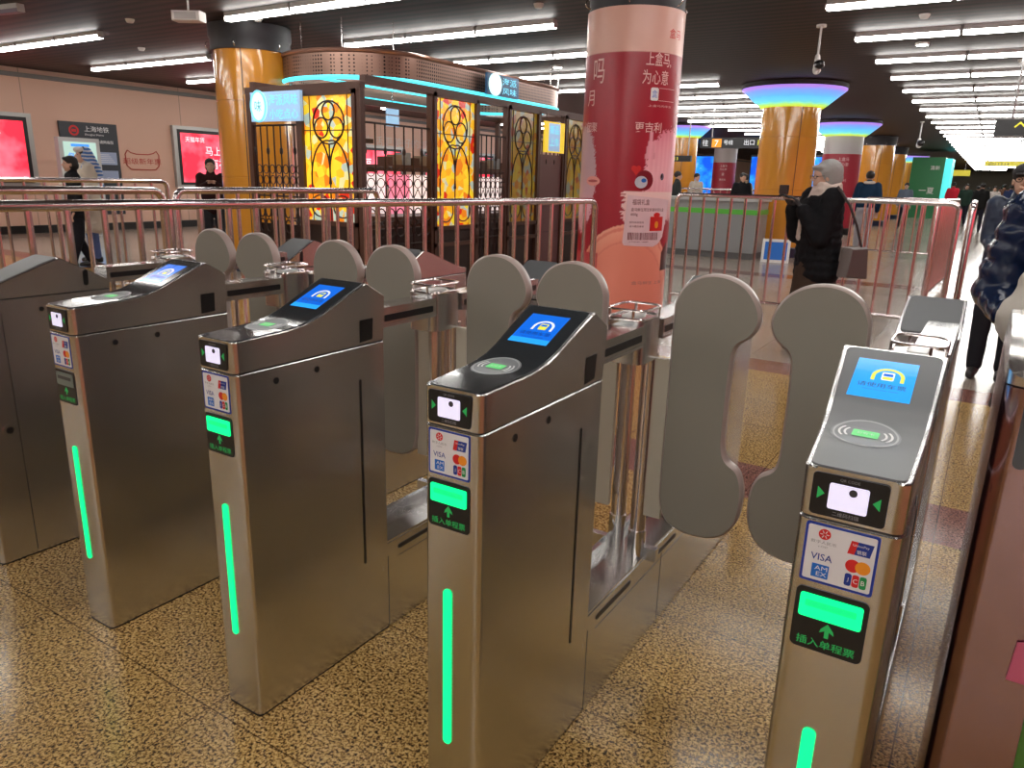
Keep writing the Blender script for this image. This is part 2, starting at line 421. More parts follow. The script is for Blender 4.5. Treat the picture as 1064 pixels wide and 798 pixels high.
def sticker(parent):
    mb = MB(); T = FT
    mb.prism(rrect(.014, .111, .834, .926, .004), 0, .001, T, STICKB)
    mb.prism(rrect(.0175, .1075, .838, .9225, .003), .001, .0013, T, STICKW)
    d = .0017
    # red coin sign and its caption
    mb.flat(circ(.040, .911, .0082), T, REDP, d)
    for a in (0, pi/3, 2*pi/3):
        mb.flat([(.040+.0062*cos(a+s)*q, .911+.0062*sin(a+s)*q) for q in (1, -1) for s in (-.1, .1)], T, STICKW, d+.0003)
    mb.flat(circ(.040, .911, .0022, n=10), T, REDP, d+.0005)
    mb.text('数字人民币', .040, .8955, T, GRYP, h=.0052, w=.034, d=d, al='C')
    mb.text('e-CNY', .040, .890, T, GRYP, h=.0032, d=d, al='C')
    # slanted red / navy / teal card mark
    def slant(u0, u1, v0, v1, m, dd): mb.flat([(u0, v0), (u1, v0), (u1+.0035, v1), (u0+.0035, v1)], T, m, dd)
    slant(.072, .101, .892, .912, NAVP, d); slant(.072, .081, .892, .912, REDP, d+.0003)
    mb.text('UnionPay', .078, .904, T, WHP, h=.0045, w=.021, d=d+.0007); mb.text('银联', .084, .8945, T, WHP, h=.006, d=d+.0007)
    mb.text('VISA', .040, .870, T, NAVP, h=.0105, w=.029, d=d, bold=.02, al='C')
    mb.flat(circ(.0815, .8745, .0098), T, REDP, d); mb.flat(circ(.0945, .8745, .0098), T, ORP, d+.0003)
    mb.prism(rrect(.029, .052, .843, .864, .001), d, d+.0002, T, BLUEP)
    mb.text('AM', .033, .855, T, WHP, h=.0065, w=.017, d=d+.0006); mb.text('EX', .036, .846, T, WHP, h=.0065, w=.014, d=d+.0006)
    for k, (m, c) in enumerate(((NAVP, 'J'), (REDP, 'C'), (GRNP, 'B'))):
        u = .0735+k*.0098; mb.prism(rrect(u, u+.009, .843, .862, .003, 3), d, d+.0002, T, m)
        mb.text(c, u+.0045, .849, T, WHP, h=.007, d=d+.0006, al='C')
    return mb.build('payment_sticker', parent, smooth=False)
def ticket_panel(parent, lit=True):
    mb = MB(); T = FT
    mb.prism(rrect(.013, .112, .725, .824, .009), 0, .0015, T, BLACK)
    mb.flat([(.062+a, .7505+b) for a, b in ((-.003, 0), (.003, 0), (.003, .011), (.010, .007), (.0085, .013), (0, .0235), (-.0085, .013), (-.010, .007), (-.003, .011))], T, GREENP, .0019)
    mb.text('插入单程票', .062, .732, T, GREENP, h=.0135, w=.080, d=.0019, al='C', bold=.01)
    o = mb.build('ticket_panel', parent, smooth=False)
    m2 = MB(); gm = GREENL if lit else GREYL; m2.prism(rrect(.020, .105, .778, .815, .004), .001, .004, T, gm)
    m2.prism(rrect(.028, .097, .796, .806, .002), .004, .0045, T, mat('green_slot', (.0, .3, .1), .5, 0, (.0, .8, .22), 1.0) if lit else DARKGREY)
    m2.build('ticket_slot', o, smooth=False)
    return o
def slope_T(u, v, d=0):                       # on the reader panel, u = x, v = y along the profile
    z = lerp(PA, v); return (u, v, z+.002+d)
def conform(mb, poly, d, m, step=.006):
    def clip(P_, k, gt):
        out = []
        for i in range(len(P_)):
            a, b = P_[i-1], P_[i]; ia = (a[1] > k) == gt; ib = (b[1] > k) == gt
            if ia != ib: t = (k-a[1])/(b[1]-a[1]); out.append((a[0]+(b[0]-a[0])*t, k))
            if ib: out.append(b)
        return out
    v0 = min(p[1] for p in poly); v1 = max(p[1] for p in poly); n = max(1, int((v1-v0)/step))
    for k in range(n):
        q = clip(clip(list(poly), v0+(v1-v0)*k/n-1e-9, True), v0+(v1-v0)*(k+1)/n+1e-9, False)
        if len(q) > 2: mb.add([slope_T(u, v, d) for u, v in q], [tuple(range(len(q)))], m)
def reader(parent, fl):
    cx, cy = .062-.007, .165
    mb = MB()
    conform(mb, circ(cx, cy, .050, .056, 40), .0004, mat('reader_disc', (.20, .21, .22), .35))
    ringV = [slope_T(cx+r*cos(2*pi*k/40), cy+r*1.12*sin(2*pi*k/40), .001) for r in (.044, .047) for k in range(40)]
    mb.add(ringV, [(k, (k+1) % 40, 40+(k+1) % 40, 40+k) for k in range(40)], mat('reader_ring', (.42, .43, .44), .3))
    for s in (1, -1):
        for r in (.028, .036):
            pts = [(cx+s*r*cos(a), cy+r*.9*sin(a)) for a in [(-.6+1.2*k/8) for k in range(9)]]; pt2 = [(cx+s*(r+.0035)*cos(a), cy+(r+.0035)*.9*sin(a)) for a in [(-.6+1.2*k/8) for k in range(9)]]
            V = [slope_T(*p, .0014) for p in pts+pt2]
            mb.add(V, [(k, k+1, 10+k, 9+k) for k in range(8)], WHP)
    o = mb.build('card_reader', parent, smooth=False)
    m2 = MB(); conform(m2, rrect(cx-.019, cx+.019, cy-.013, cy+.013, .003, 3), .0016, mat('reader_green', (.1, .5, .15), .4, 0, (.12, .75, .2), .45))
    m2.text('公交卡', cx, cy-.004, lambda u, v, d: slope_T(u, v, .0022), WHP, h=.008, al='C')
    m2.build('reader_light', o, smooth=False)
def screen(parent, bright):
    mb = MB(); x0, x1, y0, y1 = .004, .101, .285, .392
    T = lambda u, v, d=0: (u, v, lerp(PA, v)+.0022+d)
    def patch(a, b, c, e, m, d):
        n = 6; V = []
        for k in range(n+1):
            v = c+(e-c)*k/n; V += [T(a, v, d), T(b, v, d)]
        mb.add(V, [(2*k, 2*k+1, 2*k+3, 2*k+2) for k in range(n)], m)
    patch(x0-.012, x1+.010, y0-.014, y1+.012, DARKGREY if not bright else GREYP, -.0004)
    patch(x0, x1, y0, y1, SCRB if not bright else SCRB2, 0)
    patch(x0, x1, y0, y0+.017, SCRB2, .0002)
    # yellow arch with the pale bus
    cx = (x0+x1)/2+.006; cy = .345; V = []; n = 14
    for k in range(n+1):
        a = pi*k/n; V += [T(cx+.026*cos(a), cy+.026*sin(a)*.9, .0006), T(cx+.020*cos(a), cy+.020*sin(a)*.9, .0006)]
    mb.add(V, [(2*k, 2*k+2, 2*k+3, 2*k+1) for k in range(n)], SCRY if bright else SCRW)
    for s in (1, -1): mb.add([T(u, v, .0006) for u, v in [(cx+s*.026, cy-.012), (cx+s*.026, cy), (cx+s*.020, cy), (cx+s*.020, cy-.012)][::s]], [(0, 1, 2, 3)], SCRY if bright else SCRW)
    mb.add([T(u, v, .0006) for u, v in rrect(cx-.010, cx+.010, cy-.010, cy+.012, .003, 3)], [tuple(range(16))], SCRW if bright else SCRY)
    mb.add([T(u, v, .0009) for u, v in rrect(cx-.0075, cx+.0075, cy+.001, cy+.008, .001, 2)], [tuple(range(12))], SCRB)
    mb.add([T(u, v, .0009) for u, v in rrect(cx-.008, cx+.008, cy-.008, cy-.001, .001, 2)], [tuple(range(12))], SCRY)
    mb.text('请使用车票', (x0+x1)/2, .313, lambda u, v, d: T(u, v, .0008), SCRD, h=.0125, w=.076, al='C')
    mb.text('Please use your ticket', (x0+x1)/2, .305, lambda u, v, d: T(u, v, .0008), SCRD, h=.0035, w=.055, al='C')
    return mb.build('display_screen', parent, smooth=False)
def catmull(P, n=6):
    out = []; m = len(P)
    for i in range(m):
        p0, p1, p2, p3 = P[i-1], P[i], P[(i+1) % m], P[(i+2) % m]
        for k in range(n):
            t = k/n; out.append(tuple(.5*((2*p1[c])+(-p0[c]+p2[c])*t+(2*p0[c]-5*p1[c]+4*p2[c]-p3[c])*t*t+(-p0[c]+3*p1[c]-3*p2[c]+p3[c])*t**3) for c in (0, 1)))
    return out
FLAP = [(.170, 1.040), (.174, 1.085), (.196, 1.126), (.235, 1.152), (.280, 1.160), (.325, 1.152), (.362, 1.130), (.388, 1.095), (.399, 1.060), (.395, 1.032),
        (.378, 1.005), (.352, .985), (.341, .960), (.338, .900), (.338, .760), (.340, .700), (.352, .665), (.385, .640), (.401, .600), (.404, .545),
        (.395, .490), (.365, .445), (.320, .424), (.270, .420), (.225, .428), (.190, .452), (.173, .500), (.170, .560), (.170, .75), (.170, .9)]
def flap(parent, side, y=.85, sh=0):
    poly = catmull(FLAP[::-1], 4)                       # counter-clockwise
    if side < 0: poly = [(W-u, v) for u, v in poly][::-1]
    mb = MB(); mb.bev(poly, -y-.036, -y, .006, lambda u, v, d: (u, -d, v), FLAPM, FLAPE)
    o = mb.build('flap', parent, sharp=50)
    m2 = MB(); a, b = (W-.012, .176) if side > 0 else (-.040, .012)
    m2.box(a, b, y+.01, y+.026, .44, .915, mat('hinge_plate', (.50, .46, .38), .4, .2)); m2.box(a, b, y+.006, y+.03, .30, .34, STEEL)
    m2.build('hinge_plate', o); return o
def gate(i, kind, label, flaps=(1, 1), lit=True, bright=False):
    LT = 1.86
    x = (i-3)*.689; g = thing('turnstile_gate', label, 'turnstile', (x, 0, 0), 0, None)
    fl, fr = (.030, .006)
    def side_details(mb, zb):
        for y, z in ((.115, .896), (.247, .898)):
            mb.prism(circ(y, z, .0085, n=16), 0, .0012, lambda u, v, d: (W+d, u, v), BLACK)
        mb.prism(rrect(.399, .407, .27, .837, .0035, 3), 0, .0012, lambda u, v, d: (W+d, u, v), BLACK)
    # front cabinet
    if kind == 'entry':
        b = body_mesh(ZS-.002); side_details(b, 0); b.build('front_cabinet', g)
        h = head_mesh(PA, ZS+.002, fl, fr)
        h.prism([(.405, .94), (.455, .944), (.455, 1.004), (.405, 1.003)], .0065, .0085, lambda u, v, d: (W+d*(v-ZS)/.17*1.2, u, v), BLACK)
        h.build('front_head', g)
        p = panel_mesh(PA, .006, .424, fl, fr, GREYP if bright else GLASSB).build('reader_panel', g)  # grey on the bright gate paints ceiling glare over the dark glass
        reader(p, fl); screen(p, bright)
        scanner(g); sticker(g); ticket_panel(g, lit)
        m = MB(); m.prism(rrect(.050, .0695, .226, .592, .0085, 4), 0, .003, FT, GREENL); m.build('light_strip', g, smooth=False)
    else:
        b = body_mesh(.943)
        b.prism(circ(.249, .898, .0085, n=16), 0, .0012, lambda u, v, d: (W+d, u, v), BLACK)
        b.prism(circ(.088, .49, .022, n=20), 0, .004, lambda u, v, d: (W+d, u, v), CHROME)
        b.prism(circ(.088, .49, .012, n=16), .004, .006, lambda u, v, d: (W+d, u, v), BLACK)
        b.box(W, W+.0008, .118, .120, .02, .90, BLACK)
        b.build('front_cabinet', g)
        h = head_mesh(PC, .947, fl, fr); h.prism(rrect(.405, .423, .965, 1.023, .009, 4), .0065, .0085, lambda u, v, d: (W+d*(v-.93)/.1*.9, u, v), BLACK); h.build('front_head', g)
        panel_mesh(PC, .006, .325, fl, fr, GREYP, lift=.004).build('top_panel', g)
    # rear cabinet, seen from its inner end
    body_mesh(.943, LT).build('rear_cabinet', g)
    h = head_mesh(PC, .947, fl*.8, fr, LT); h.prism(rrect(LT-.423, LT-.405, .965, 1.023, .009, 4), .0065, .0085, lambda u, v, d: (W+d*(v-.93)/.1*.9, u, v), BLACK); h.build('rear_head', g)
    panel_mesh(PC, .336, .494, fl*.8, fr, GREYP, LT, inset=.010, lift=.005).build('top_panel', g)
    # base between the cabinets
    b = MB(); b.box(0, W, .5, 1.36, .004, .292, STEEL); b.box(.002, W-.002, .5, 1.36, .292, .300, STEEL_TOP)
    b.box(0, .016, .5, 1.36, .292, .328, STEEL); b.box(.004, W-.004, .5, 1.36, 0, .006, BLACK)
    for y0, y1 in ((.55, .775), (.96, 1.14)):
        b.prism(rrect(y0, y1, .256, .270, .006, 3), 0, .0012, lambda u, v, d: (W+d, u, v), BLACK)
    for y in (.502, 1.02): b.box(W, W+.0006, y, y+.0018, .01, .25, BLACK)
    b.box(W, W+.0006, .55, 1.3, .232, .2335, BLACK)
    b.build('base', g)
    # top beams with black slots
    for y0, y1 in ((.497, .745), (.882, 1.365)):
        b = MB(); b.box(.055, W-.002, y0, y1, .972, 1.024, STEEL_TOP if y0 < .6 else STEEL); b.box(.058, W-.0005, y0, y1, .968, .975, STEEL)
        b.prism(rrect(y0+.012, y1-.016, .984, 1.003, .004, 3), 0, .0015, lambda u, v, d: (W-.002+d, u, v), BLACK)
        b.build('top_beam', g)
    # gate post: box under a railed tray, two round legs
    b = MB(); b.prism(rrect(.018, W-.006, .742, .885, .028, 5), .915, 1.030, lambda u, v, d: (u, v, d), STEEL); po = b.build('gate_post', g)
    m = MB(); m.prism(rrect(.024, W-.012, .748, .879, .026, 5), 1.030, 1.034, lambda u, v, d: (u, v, d), STEEL_TOP)
    rr = rrect(.020, W-.008, .744, .883, .028, 5); m.tube([(u, v, 1.036) for u, v in rr], .0035, TUBE, 6, True); m.tube([(u, v, 1.060) for u, v in rr], .0035, TUBE, 6, True)
    for u, v in rr[::6]: m.tube([(u, v, 1.034), (u, v, 1.060)], .004, CHROME, 6)
    m.prism(rrect(.052, .092, .775, .855, .004, 3), 1.034, 1.040, lambda u, v, d: (u, v, d), mat('clear_sticker', (.6, .6, .58), .3))
    m.build('tray', po)
    for lx, ly in ((.014, .938), (.107, .872)):
        m = MB(); m.tube([(lx, ly, .38), (lx, ly, .93 if lx > .05 else .975)], .023, TUBE, 20); m.tube([(lx, ly, .298), (lx, ly, .385)], .027, CHROME, 20); m.build('post_leg', g)
    if flaps[0]: flap(g, -1)
    if flaps[1]: flap(g, 1)
    return g
gate(0, 'exit', 'leftmost steel ticket gate at the left edge, with a plain sloping top and round lock', (0, 1))
gate(1, 'entry', 'steel ticket gate second from the left whose ticket slot panel is dark', (1, 1), lit=False)
gate(2, 'entry', 'steel ticket gate with a lit green slot, between the dark-slot gate and the centre gate', (1, 1))
gate(3, 'entry', 'steel ticket gate at the centre front with a black reader panel and blue screen', (1, 1))
gate(4, 'entry', 'nearest steel ticket gate at right front with a reader panel painted grey for ceiling glare, facing the viewer', (1, 0), bright=True)

# steel cabinet at the right edge of the photo
def edge_cabinet():
    X0, Y0 = .912, .27; g = thing('turnstile_cabinet', 'blurred steel gate cabinet end cut off by the right edge, with an upright oval slot', 'turnstile', (X0, Y0, 0))
    prof = [(0, 1.115), (.03, 1.135), (.08, 1.155), (.16, 1.17), (.3, 1.18), (.5, 1.12)]
    bm_ = MB(); ys = [(y, i) for y, i in stations(PC) if y <= RC+1e-6]
    poly = [(.30-i*1.8, y*1.8) for y, i in ys]+[(.30, .4), (0, .4)]+[(i*1.8, y*1.8) for y, i in ys][::-1]
    bm_.prism(poly, .004, 1.10, lambda u, v, d: (u, v, d), brushed('reflection_tinted_steel', (.40, .27, .29), .16, 'Z', .0)); bm_.build('cabinet_body', g)  # maroon tint puts the surrounding reflections into the steel colour
    h = MB(); V = []; n = 0
    for y, i in [(a*1.8, b*1.8) for a, b in ys]+[(.06, 0), (.1, 0), (.16, 0), (.24, 0), (.3, 0), (.4, 0)]:
        V += [(i, y, 1.103), (.30-i, y, 1.103), (.30-i, y, lerp(prof, y)), (i, y, lerp(prof, y))]; n += 1
    F = [(0, 1, 2, 3), tuple(4*(n-1)+k for k in (3, 2, 1, 0))]
    for k in range(n-1):
        a = 4*k; b = a+4; F += [(a+1, b+1, b+2, a+2), (b, a, a+3, b+3), (a+2, b+2, b+3, a+3)]
    h.add(V, F, CHROME); h.build('cabinet_head', g)
    s = MB(); s.prism(rrect(.030, .050, .975, 1.085, .0098, 5), .001, .003, FT, mat('slot_glass', (.05, .06, .07), .08, 0, coat=.5)); s.build('oval_slot', g)
    s = MB(); s.prism([(.125, .20), (.20, .20), (.20, .95), (.088, .95), (.094, .86), (.118, .74)], .001, .003, FT, mat('green_reflection_paint', (.06, .20, .03), .3, coat=.3)); lab(s.build('green_reflection', g), 'painted green reflection')  # green reflection in the steel, modelled as a coloured sheet
    s = MB(); s.prism([(.084, .62), (.118, .62), (.114, .70), (.088, .69)], .003, .005, FT, mat('pink_reflection_paint', (.60, .13, .22), .4)); lab(s.build('pink_reflection', g), 'painted pink reflection')  # pink reflection, likewise a thin coloured patch on the face
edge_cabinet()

# ------------------------------------------------------------------ crowd-control rails
def rail(name_label, P0, P1, zt, n, posts=(0, 1), group='steel barrier rails', rt=.025, zb=.12, rb=.015):
    P0 = Vector((*P0, 0)); P1 = Vector((*P1, 0)); d = P1-P0; L = d.length; d.normalize()
    g = thing('barrier_rail', name_label, 'barrier', P0, atan2(d.y, d.x), group)
    m = MB(); r = .07; pts = []
    for k in range(7):
        a = pi/2*k/6; pts.append((r-r*cos(a), 0, zt-r+r*sin(a)))
    pts = [(0, 0, .0)]+pts+[(L-x, 0, z) for x, _, z in pts[::-1]]+[(L, 0, .0)]
    m.tube(pts, rt, TUBE, 12); m.build('frame_tube', g)
    m = MB(); m.tube([(0, 0, zb), (L, 0, zb)], rt*.8, TUBE, 10); m.build('bottom_rail', g)
    for k in range(1, n):
        m = MB(); x = L*k/n; m.tube([(x, 0, zb), (x, 0, zt)], rb, TUBE, 8, cap=False); m.build('baluster', g)
    for s in (0, 1):
        m = MB(); m.tube([(L*s, 0, 0), (L*s, 0, .012)], .055, CHROME, 14); m.build('foot_plate', g)
    return g
rail('long steel rail right behind the left ticket gates, ending at the red column', (-2.64, .1), (-2.02, 4.78), 1.222, 31)
rail('steel rail behind the long front rail, near the dark wall map', (-3.95, -.2), (-3.95, 2.06), 1.245, 13)
rail('steel rail behind the long front rail, before the stained glass kiosk', (-3.98, 2.18), (-4.0, 4.25), 1.245, 12)
rail('farther steel rail before the red wall screens, left of the yellow column', (-7.3, 1.6), (-7.3, 4.3), 1.25, 14)
rail('steel barrier behind the woman with the grey hair, right of the red column', (-2.28, 7.42), (.55, 7.42), 1.262, 18)
rail('short steel barrier end-on to the viewer, beside the nearest right ticket gate', (.69, 6.15), (.67, 7.26), 1.285, 7)
rail('distant steel barrier in line with the walkway, beside the far crowd', (.25, 9.4), (.35, 12.2), 1.25, 12)
rail('distant steel barrier across the hall near the green stand', (-1.5, 16.5), (.1, 16.5), 1.2, 10)
rail('distant steel barrier across the hall behind the service counter', (-7.6, 20.0), (-4.2, 20.0), 1.25, 18)

# ------------------------------------------------------------------ columns
def marble_yellow():
    m = bpy.data.materials.new('yellow_column_glaze'); N, L, b = nodes(m)
    tc = N.new('ShaderNodeTexCoord'); mp = N.new('ShaderNodeMapping'); mp.inputs['Scale'].default_value = (5, 5, .6)
    n = N.new('ShaderNodeTexNoise'); n.inputs['Scale'].default_value = 1; n.inputs['Detail'].default_value = 3
    L.new(tc.outputs['Object'], mp.inputs['Vector']); L.new(mp.outputs['Vector'], n.inputs['Vector'])
    r = N.new('ShaderNodeValToRGB'); r.color_ramp.elements[0].color = (.56, .22, .018, 1); r.color_ramp.elements[1].color = (.70, .31, .035, 1)
    L.new(n.outputs['Fac'], r.inputs['Fac'])
    L.new(r.outputs[0], b.inputs['Base Color']); b.inputs['Roughness'].default_value = .16
    b.inputs['Coat Weight'].default_value = .5; b.inputs['Coat Roughness'].default_value = .06
    return m
YEL = marble_yellow(); NAVY = mat('navy_plinth', (.01, .02, .05), .3); CAPB = mat('column_collar', (.02, .02, .025), .5)
def fan_mat():
    m = bpy.data.materials.new('fan_capital_glow'); N, L, b = nodes(m)
    tc = N.new('ShaderNodeTexCoord'); sx = N.new('ShaderNodeSeparateXYZ'); L.new(tc.outputs['Object'], sx.inputs[0])
    mr = N.new('ShaderNodeMapRange'); mr.inputs['From Min'].default_value = 2.86; mr.inputs['From Max'].default_value = 3.19
    n = N.new('ShaderNodeTexNoise'); n.inputs['Scale'].default_value = 5; n.inputs['Detail'].default_value = 4; L.new(tc.outputs['Object'], n.inputs['Vector'])
    ad = N.new('ShaderNodeMath'); ad.operation = 'MULTIPLY_ADD'; ad.inputs[1].default_value = .16; ad.inputs[2].default_value = -.08
    L.new(n.outputs['Fac'], ad.inputs[0]); a2 = N.new('ShaderNodeMath'); a2.operation = 'ADD'
    L.new(sx.outputs['Z'], mr.inputs['Value']); L.new(mr.outputs['Result'], a2.inputs[0]); L.new(ad.outputs[0], a2.inputs[1])
    r = N.new('ShaderNodeValToRGB'); e = r.color_ramp.elements
    cols = [(0, (.72, .88, .03)), (.13, (.40, .88, .25)), (.24, (.16, .75, .85)), (.5, (.12, .50, .95)), (.80, (.20, .36, .92)), (.95, (.45, .25, .85))]
    while len(e) < len(cols): e.new(.5)
    for k, (p, c) in enumerate(cols): e[k].position = p; e[k].color = (*c, 1)
    L.new(a2.outputs[0], r.inputs['Fac']); L.new(r.outputs[0], b.inputs['Base Color']); L.new(r.outputs[0], b.inputs['Emission Color'])
    b.inputs['Emission Strength'].default_value = .85; return m
FAN = fan_mat()
def column(x, y, R, label, kind, fan, group=None, ang=0.):
    g = thing('round_column', label, 'column', (x, y, 0), 0, group)
    z1 = 2.88 if fan else 2.96
    if kind == 'yellow':
        m = MB(); m.lathe([(R, .20), (R, 1.30), (R-.012, 1.303), (R-.012, 1.315), (R, 1.318), (R, 2.30), (R-.012, 2.303), (R-.012, 2.315), (R, 2.318), (R, z1)], (0, 0, 0), YEL, 40)
        for k in range(3):
            a = ang+k*2*pi/3; T = lambda u, v, d: ((R+d)*cos(a+u/R), (R+d)*sin(a+u/R), v)
            m.flat([(-.006, .2), (.006, .2), (.006, z1), (-.006, z1)], T, BLACK, .003)
        m.build('shaft', g)
    elif kind == 'pink':
        m = MB(); m.lathe([(R, .12), (R, 2.35)], (0, 0, 0), mat('wrap_crimson', (.36, .02, .04), .35), 32)
        m.lathe([(R, 2.35), (R, z1)], (0, 0, 0), mat('wrap_grey', (.50, .46, .45), .4), 32)
        for k in range(4):
            a0 = ang+k*pi/2; T = lambda u, v, d: ((R+d)*cos(a0+u/R), (R+d)*sin(a0+u/R), v)
            for q, (s, z, h) in enumerate((('上盒马', 2.15, .10), ('为心意', 2.0, .10), ('盒', 1.78, .12), ('更吉利', 1.55, .09))):
                m.text(s, 0, z, T, mat('wrap_pale_print', (.75, .5, .5), .5), h=h, d=.004, al='C')
        m.build('poster_wrap', g)
    m = MB(); m.lathe([(R+.02, 0), (R+.02, .18), (R, .2)], (0, 0, 0), NAVY if kind == 'yellow' else BLACK, 32); m.build('plinth', g)
    if fan:
        m = MB(); m.lathe([(R+.03, 2.86), (R+.12, 2.93), (R*1.78, 3.19), (R*1.78, 3.21)], (0, 0, 0), FAN, 48); m.build('fan_capital', g)
        m = MB(); m.lathe([(R*1.80, 3.21), (R*1.80, 3.29)], (0, 0, 0), CAPB, 48); m.build('collar', g)
    else:
        m = MB(); m.lathe([(R+.03, z1), (R+.03, 3.10), (R+.05, 3.14), (R+.05, 3.29)], (0, 0, 0), CAPB, 40); m.build('collar', g)
        for k in range(6):
            a = k*pi/3; m = MB(); q = (R+.06); m.tube([((q+.03*sin(t))*cos(a), (q+.03*sin(t))*sin(a), 3.02+.04*cos(t)) for t in [pi*j/6 for j in range(7)]], .006, CHROME, 6); m.build('hook', g)
    return g
column(-8.24, 6.38, .50, 'tall yellow column left of the stained glass kiosk', 'yellow', False, ang=-.95)
column(-2.90, 15.05, .55, 'yellow-orange column with a glowing rainbow fan top, behind the woman taking a photo', 'yellow', True, ang=-.98)
column(-3.38, 24.1, .55, 'dark red poster column with a rainbow fan top, right of the yellow fan-topped column', 'pink', True, ang=-1.3)
column(-3.40, 31.6, .60, 'yellow column without fan, right of the dark red poster column', 'yellow', False, ang=-1.2)
column(-3.78, 39.8, .60, 'second distant yellow column, partly hidden behind the first one', 'yellow', False, ang=-1.2)
column(-4.0, 48.8, .62, 'third distant yellow column beside the green stand, with a blue top', 'yellow', True, ang=-1.2)
column(-10.1, 34.3, .52, 'distant red poster column between the blue screens', 'pink', False, ang=-1.35)
column(-7.32, 31.0, .40, 'distant red poster column just left of the yellow fan-topped column', 'pink', False, ang=-1.3)
column(-8.5, 24.3, .50, 'distant column whose blue fan top shows right of the big red column', 'yellow', True, ang=-1.2)

# the big red advertising column, artwork printed on its wrap
def big_column():
    cx, cy, R = -2.104, 5.564, .425; g = thing('advertising_column', 'big round column wrapped in a red and pink poster, in the middle of the hall', 'column', (cx, cy, 0))
    ph = atan2(-1.0526-cy, .8596-cx)
    T0 = lambda a, z, d=0.: ((R+d)*cos(ph+radians(a)), (R+d)*sin(ph+radians(a)), z)
    rnd = random.Random(3)
    fz = [rnd.random() for _ in range(400)]
    def jag(t): return fz[int(t*37) % 400]*.045+fz[int(t*91+50) % 400]*.03
    def mixc(a, b, t): t = max(0, min(1, t)); return tuple(x+(y-x)*t for x, y in zip(a, b))
    beige, crim, pink, salmon, grey = srgb(222, 168, 150), srgb(168, 22, 44), srgb(245, 176, 190), srgb(246, 150, 128), srgb(196, 160, 168)
    def art(a, z):                                   # a degrees to the right, z metres
        if a > 95 or a < -95: a = ((a+95) % 190)-95
        if z > 2.44: return mixc(beige, srgb(232, 190, 176), (a+60)/140)
        c = mixc(crim, srgb(150, 14, 36), (z-1.9)/1.2)
        # left furry shape
        e = ((a+66)/24)**2+((z-1.40)/.42)**2
        if e < 1+jag(z*9+a*.11)*6 and z > .9: c = mixc(grey, pink, (1.5-z)*1.5)
        # furry face on the right
        dx = (a-62)/38; dz = (z-1.45)/.36
        if dx*dx+dz*dz < 1+jag(z*11+a*.07)*5: c = mixc(srgb(250, 190, 198), srgb(225, 130, 150), abs(dz)*.8+.1*sin(a*.9))
        ea = abs(a-27)/7; 
        if ea < 1 and 1.58 < z < 1.58+.24*(1-ea)+jag(a*3)*.6: c = mixc(pink, srgb(225, 150, 160), ea)
        # white ruff below the face
        if 1.00+jag(a*2)*1.5 < z < 1.30 and 2-jag(z*30)*110 < a: c = mixc(srgb(250, 214, 208), pink, (1.3-z)*2)
        # rounded salmon bowl of the lower wrap
        e = ((a-8)/74)**2+((z-.30)/.72)**2
        if z < .30: c = mixc(srgb(240, 122, 112), salmon, z/.3)
        if e < 1:
            c = mixc(srgb(250, 176, 150), salmon, (1-e)*2.2)
            if .86 < e < .93 or .60 < e < .64: c = srgb(238, 140, 122)
        if a < -30 and z < .75: c = mixc(srgb(240, 130, 120), srgb(200, 60, 70), (z-.3)/.5)
        if 57 < a < 90 and .60 < z < .86-abs(a-70)*.008: c = mixc(srgb(60, 30, 34), srgb(120, 50, 50), (z-.6)*3)
        return c
    NA, NZ = 240, 250; z0, z1 = .14, 2.80
    V = []; F = []
    for j in range(NZ+1):
        z = z0+(z1-z0)*j/NZ
        for i in range(NA): V.append(T0(-180+360*i/NA, z))
    for j in range(NZ):
        for i in range(NA): F.append((j*NA+i, j*NA+(i+1) % NA, (j+1)*NA+(i+1) % NA, (j+1)*NA+i))
    me = bpy.data.meshes.new('poster_wrap'); me.from_pydata(V, [], F)
    ca = me.color_attributes.new('print', 'FLOAT_COLOR', 'POINT'); buf = []
    for j in range(NZ+1):
        z = z0+(z1-z0)*j/NZ
        for i in range(NA): buf += [*art(-180+360*i/NA, z), 1]
    ca.data.foreach_set('color', buf)
    m = bpy.data.materials.new('printed_wrap'); N, L, b = nodes(m); at = N.new('ShaderNodeVertexColor'); at.layer_name = 'print'
    L.new(at.outputs['Color'], b.inputs['Base Color']); b.inputs['Roughness'].default_value = .33; me.materials.append(m)
    me.polygons.foreach_set('use_smooth', [True]*len(me.polygons)); o = bpy.data.objects.new('poster_wrap', me); COL.objects.link(o); o.parent = g
    def TT(a0): return lambda u, v, d=0.: T0(a0+math.degrees(u/R), v, d+.003)
    class CylMB(MB):
        def flat(s, poly, T, m, d=0.):             # cut into narrow upright strips so that prints follow the curve
            u = min(p[0] for p in poly); ue = max(p[0] for p in poly)
            def clip(P_, k, keep_gt):
                out = []
                for i in range(len(P_)):
                    a, b = P_[i-1], P_[i]; ia = (a[0] > k) == keep_gt; ib = (b[0] > k) == keep_gt
                    if ia != ib: t = (k-a[0])/(b[0]-a[0]); out.append((k, a[1]+(b[1]-a[1])*t))
                    if ib: out.append(b)
                return out
            n = max(1, int((ue-u)/.012)+1); w = (ue-u)/n
            for k in range(n):
                q = clip(clip(list(poly), u+w*k-1e-9, True), u+w*(k+1)+1e-9, False)
                if len(q) > 2: MB.flat(s, q, T, m, d)
    P = CylMB(); PP = mat('wrap_print_pale', (.85, .55, .52), .5); T = TT(0)
    U = lambda a: radians(a)*R
    P.text('上盒马,', U(14), 2.33, T, PP, h=.115, w=.25, bold=.02); P.text('为心意', U(11), 2.19, T, PP, h=.115, w=.25, bold=.02)
    P.text('更吉利', U(6), 1.80, T, PP, h=.085, w=.25, bold=.02)
    P.text('盒马', U(42), 2.565, T, REDP, h=.075)
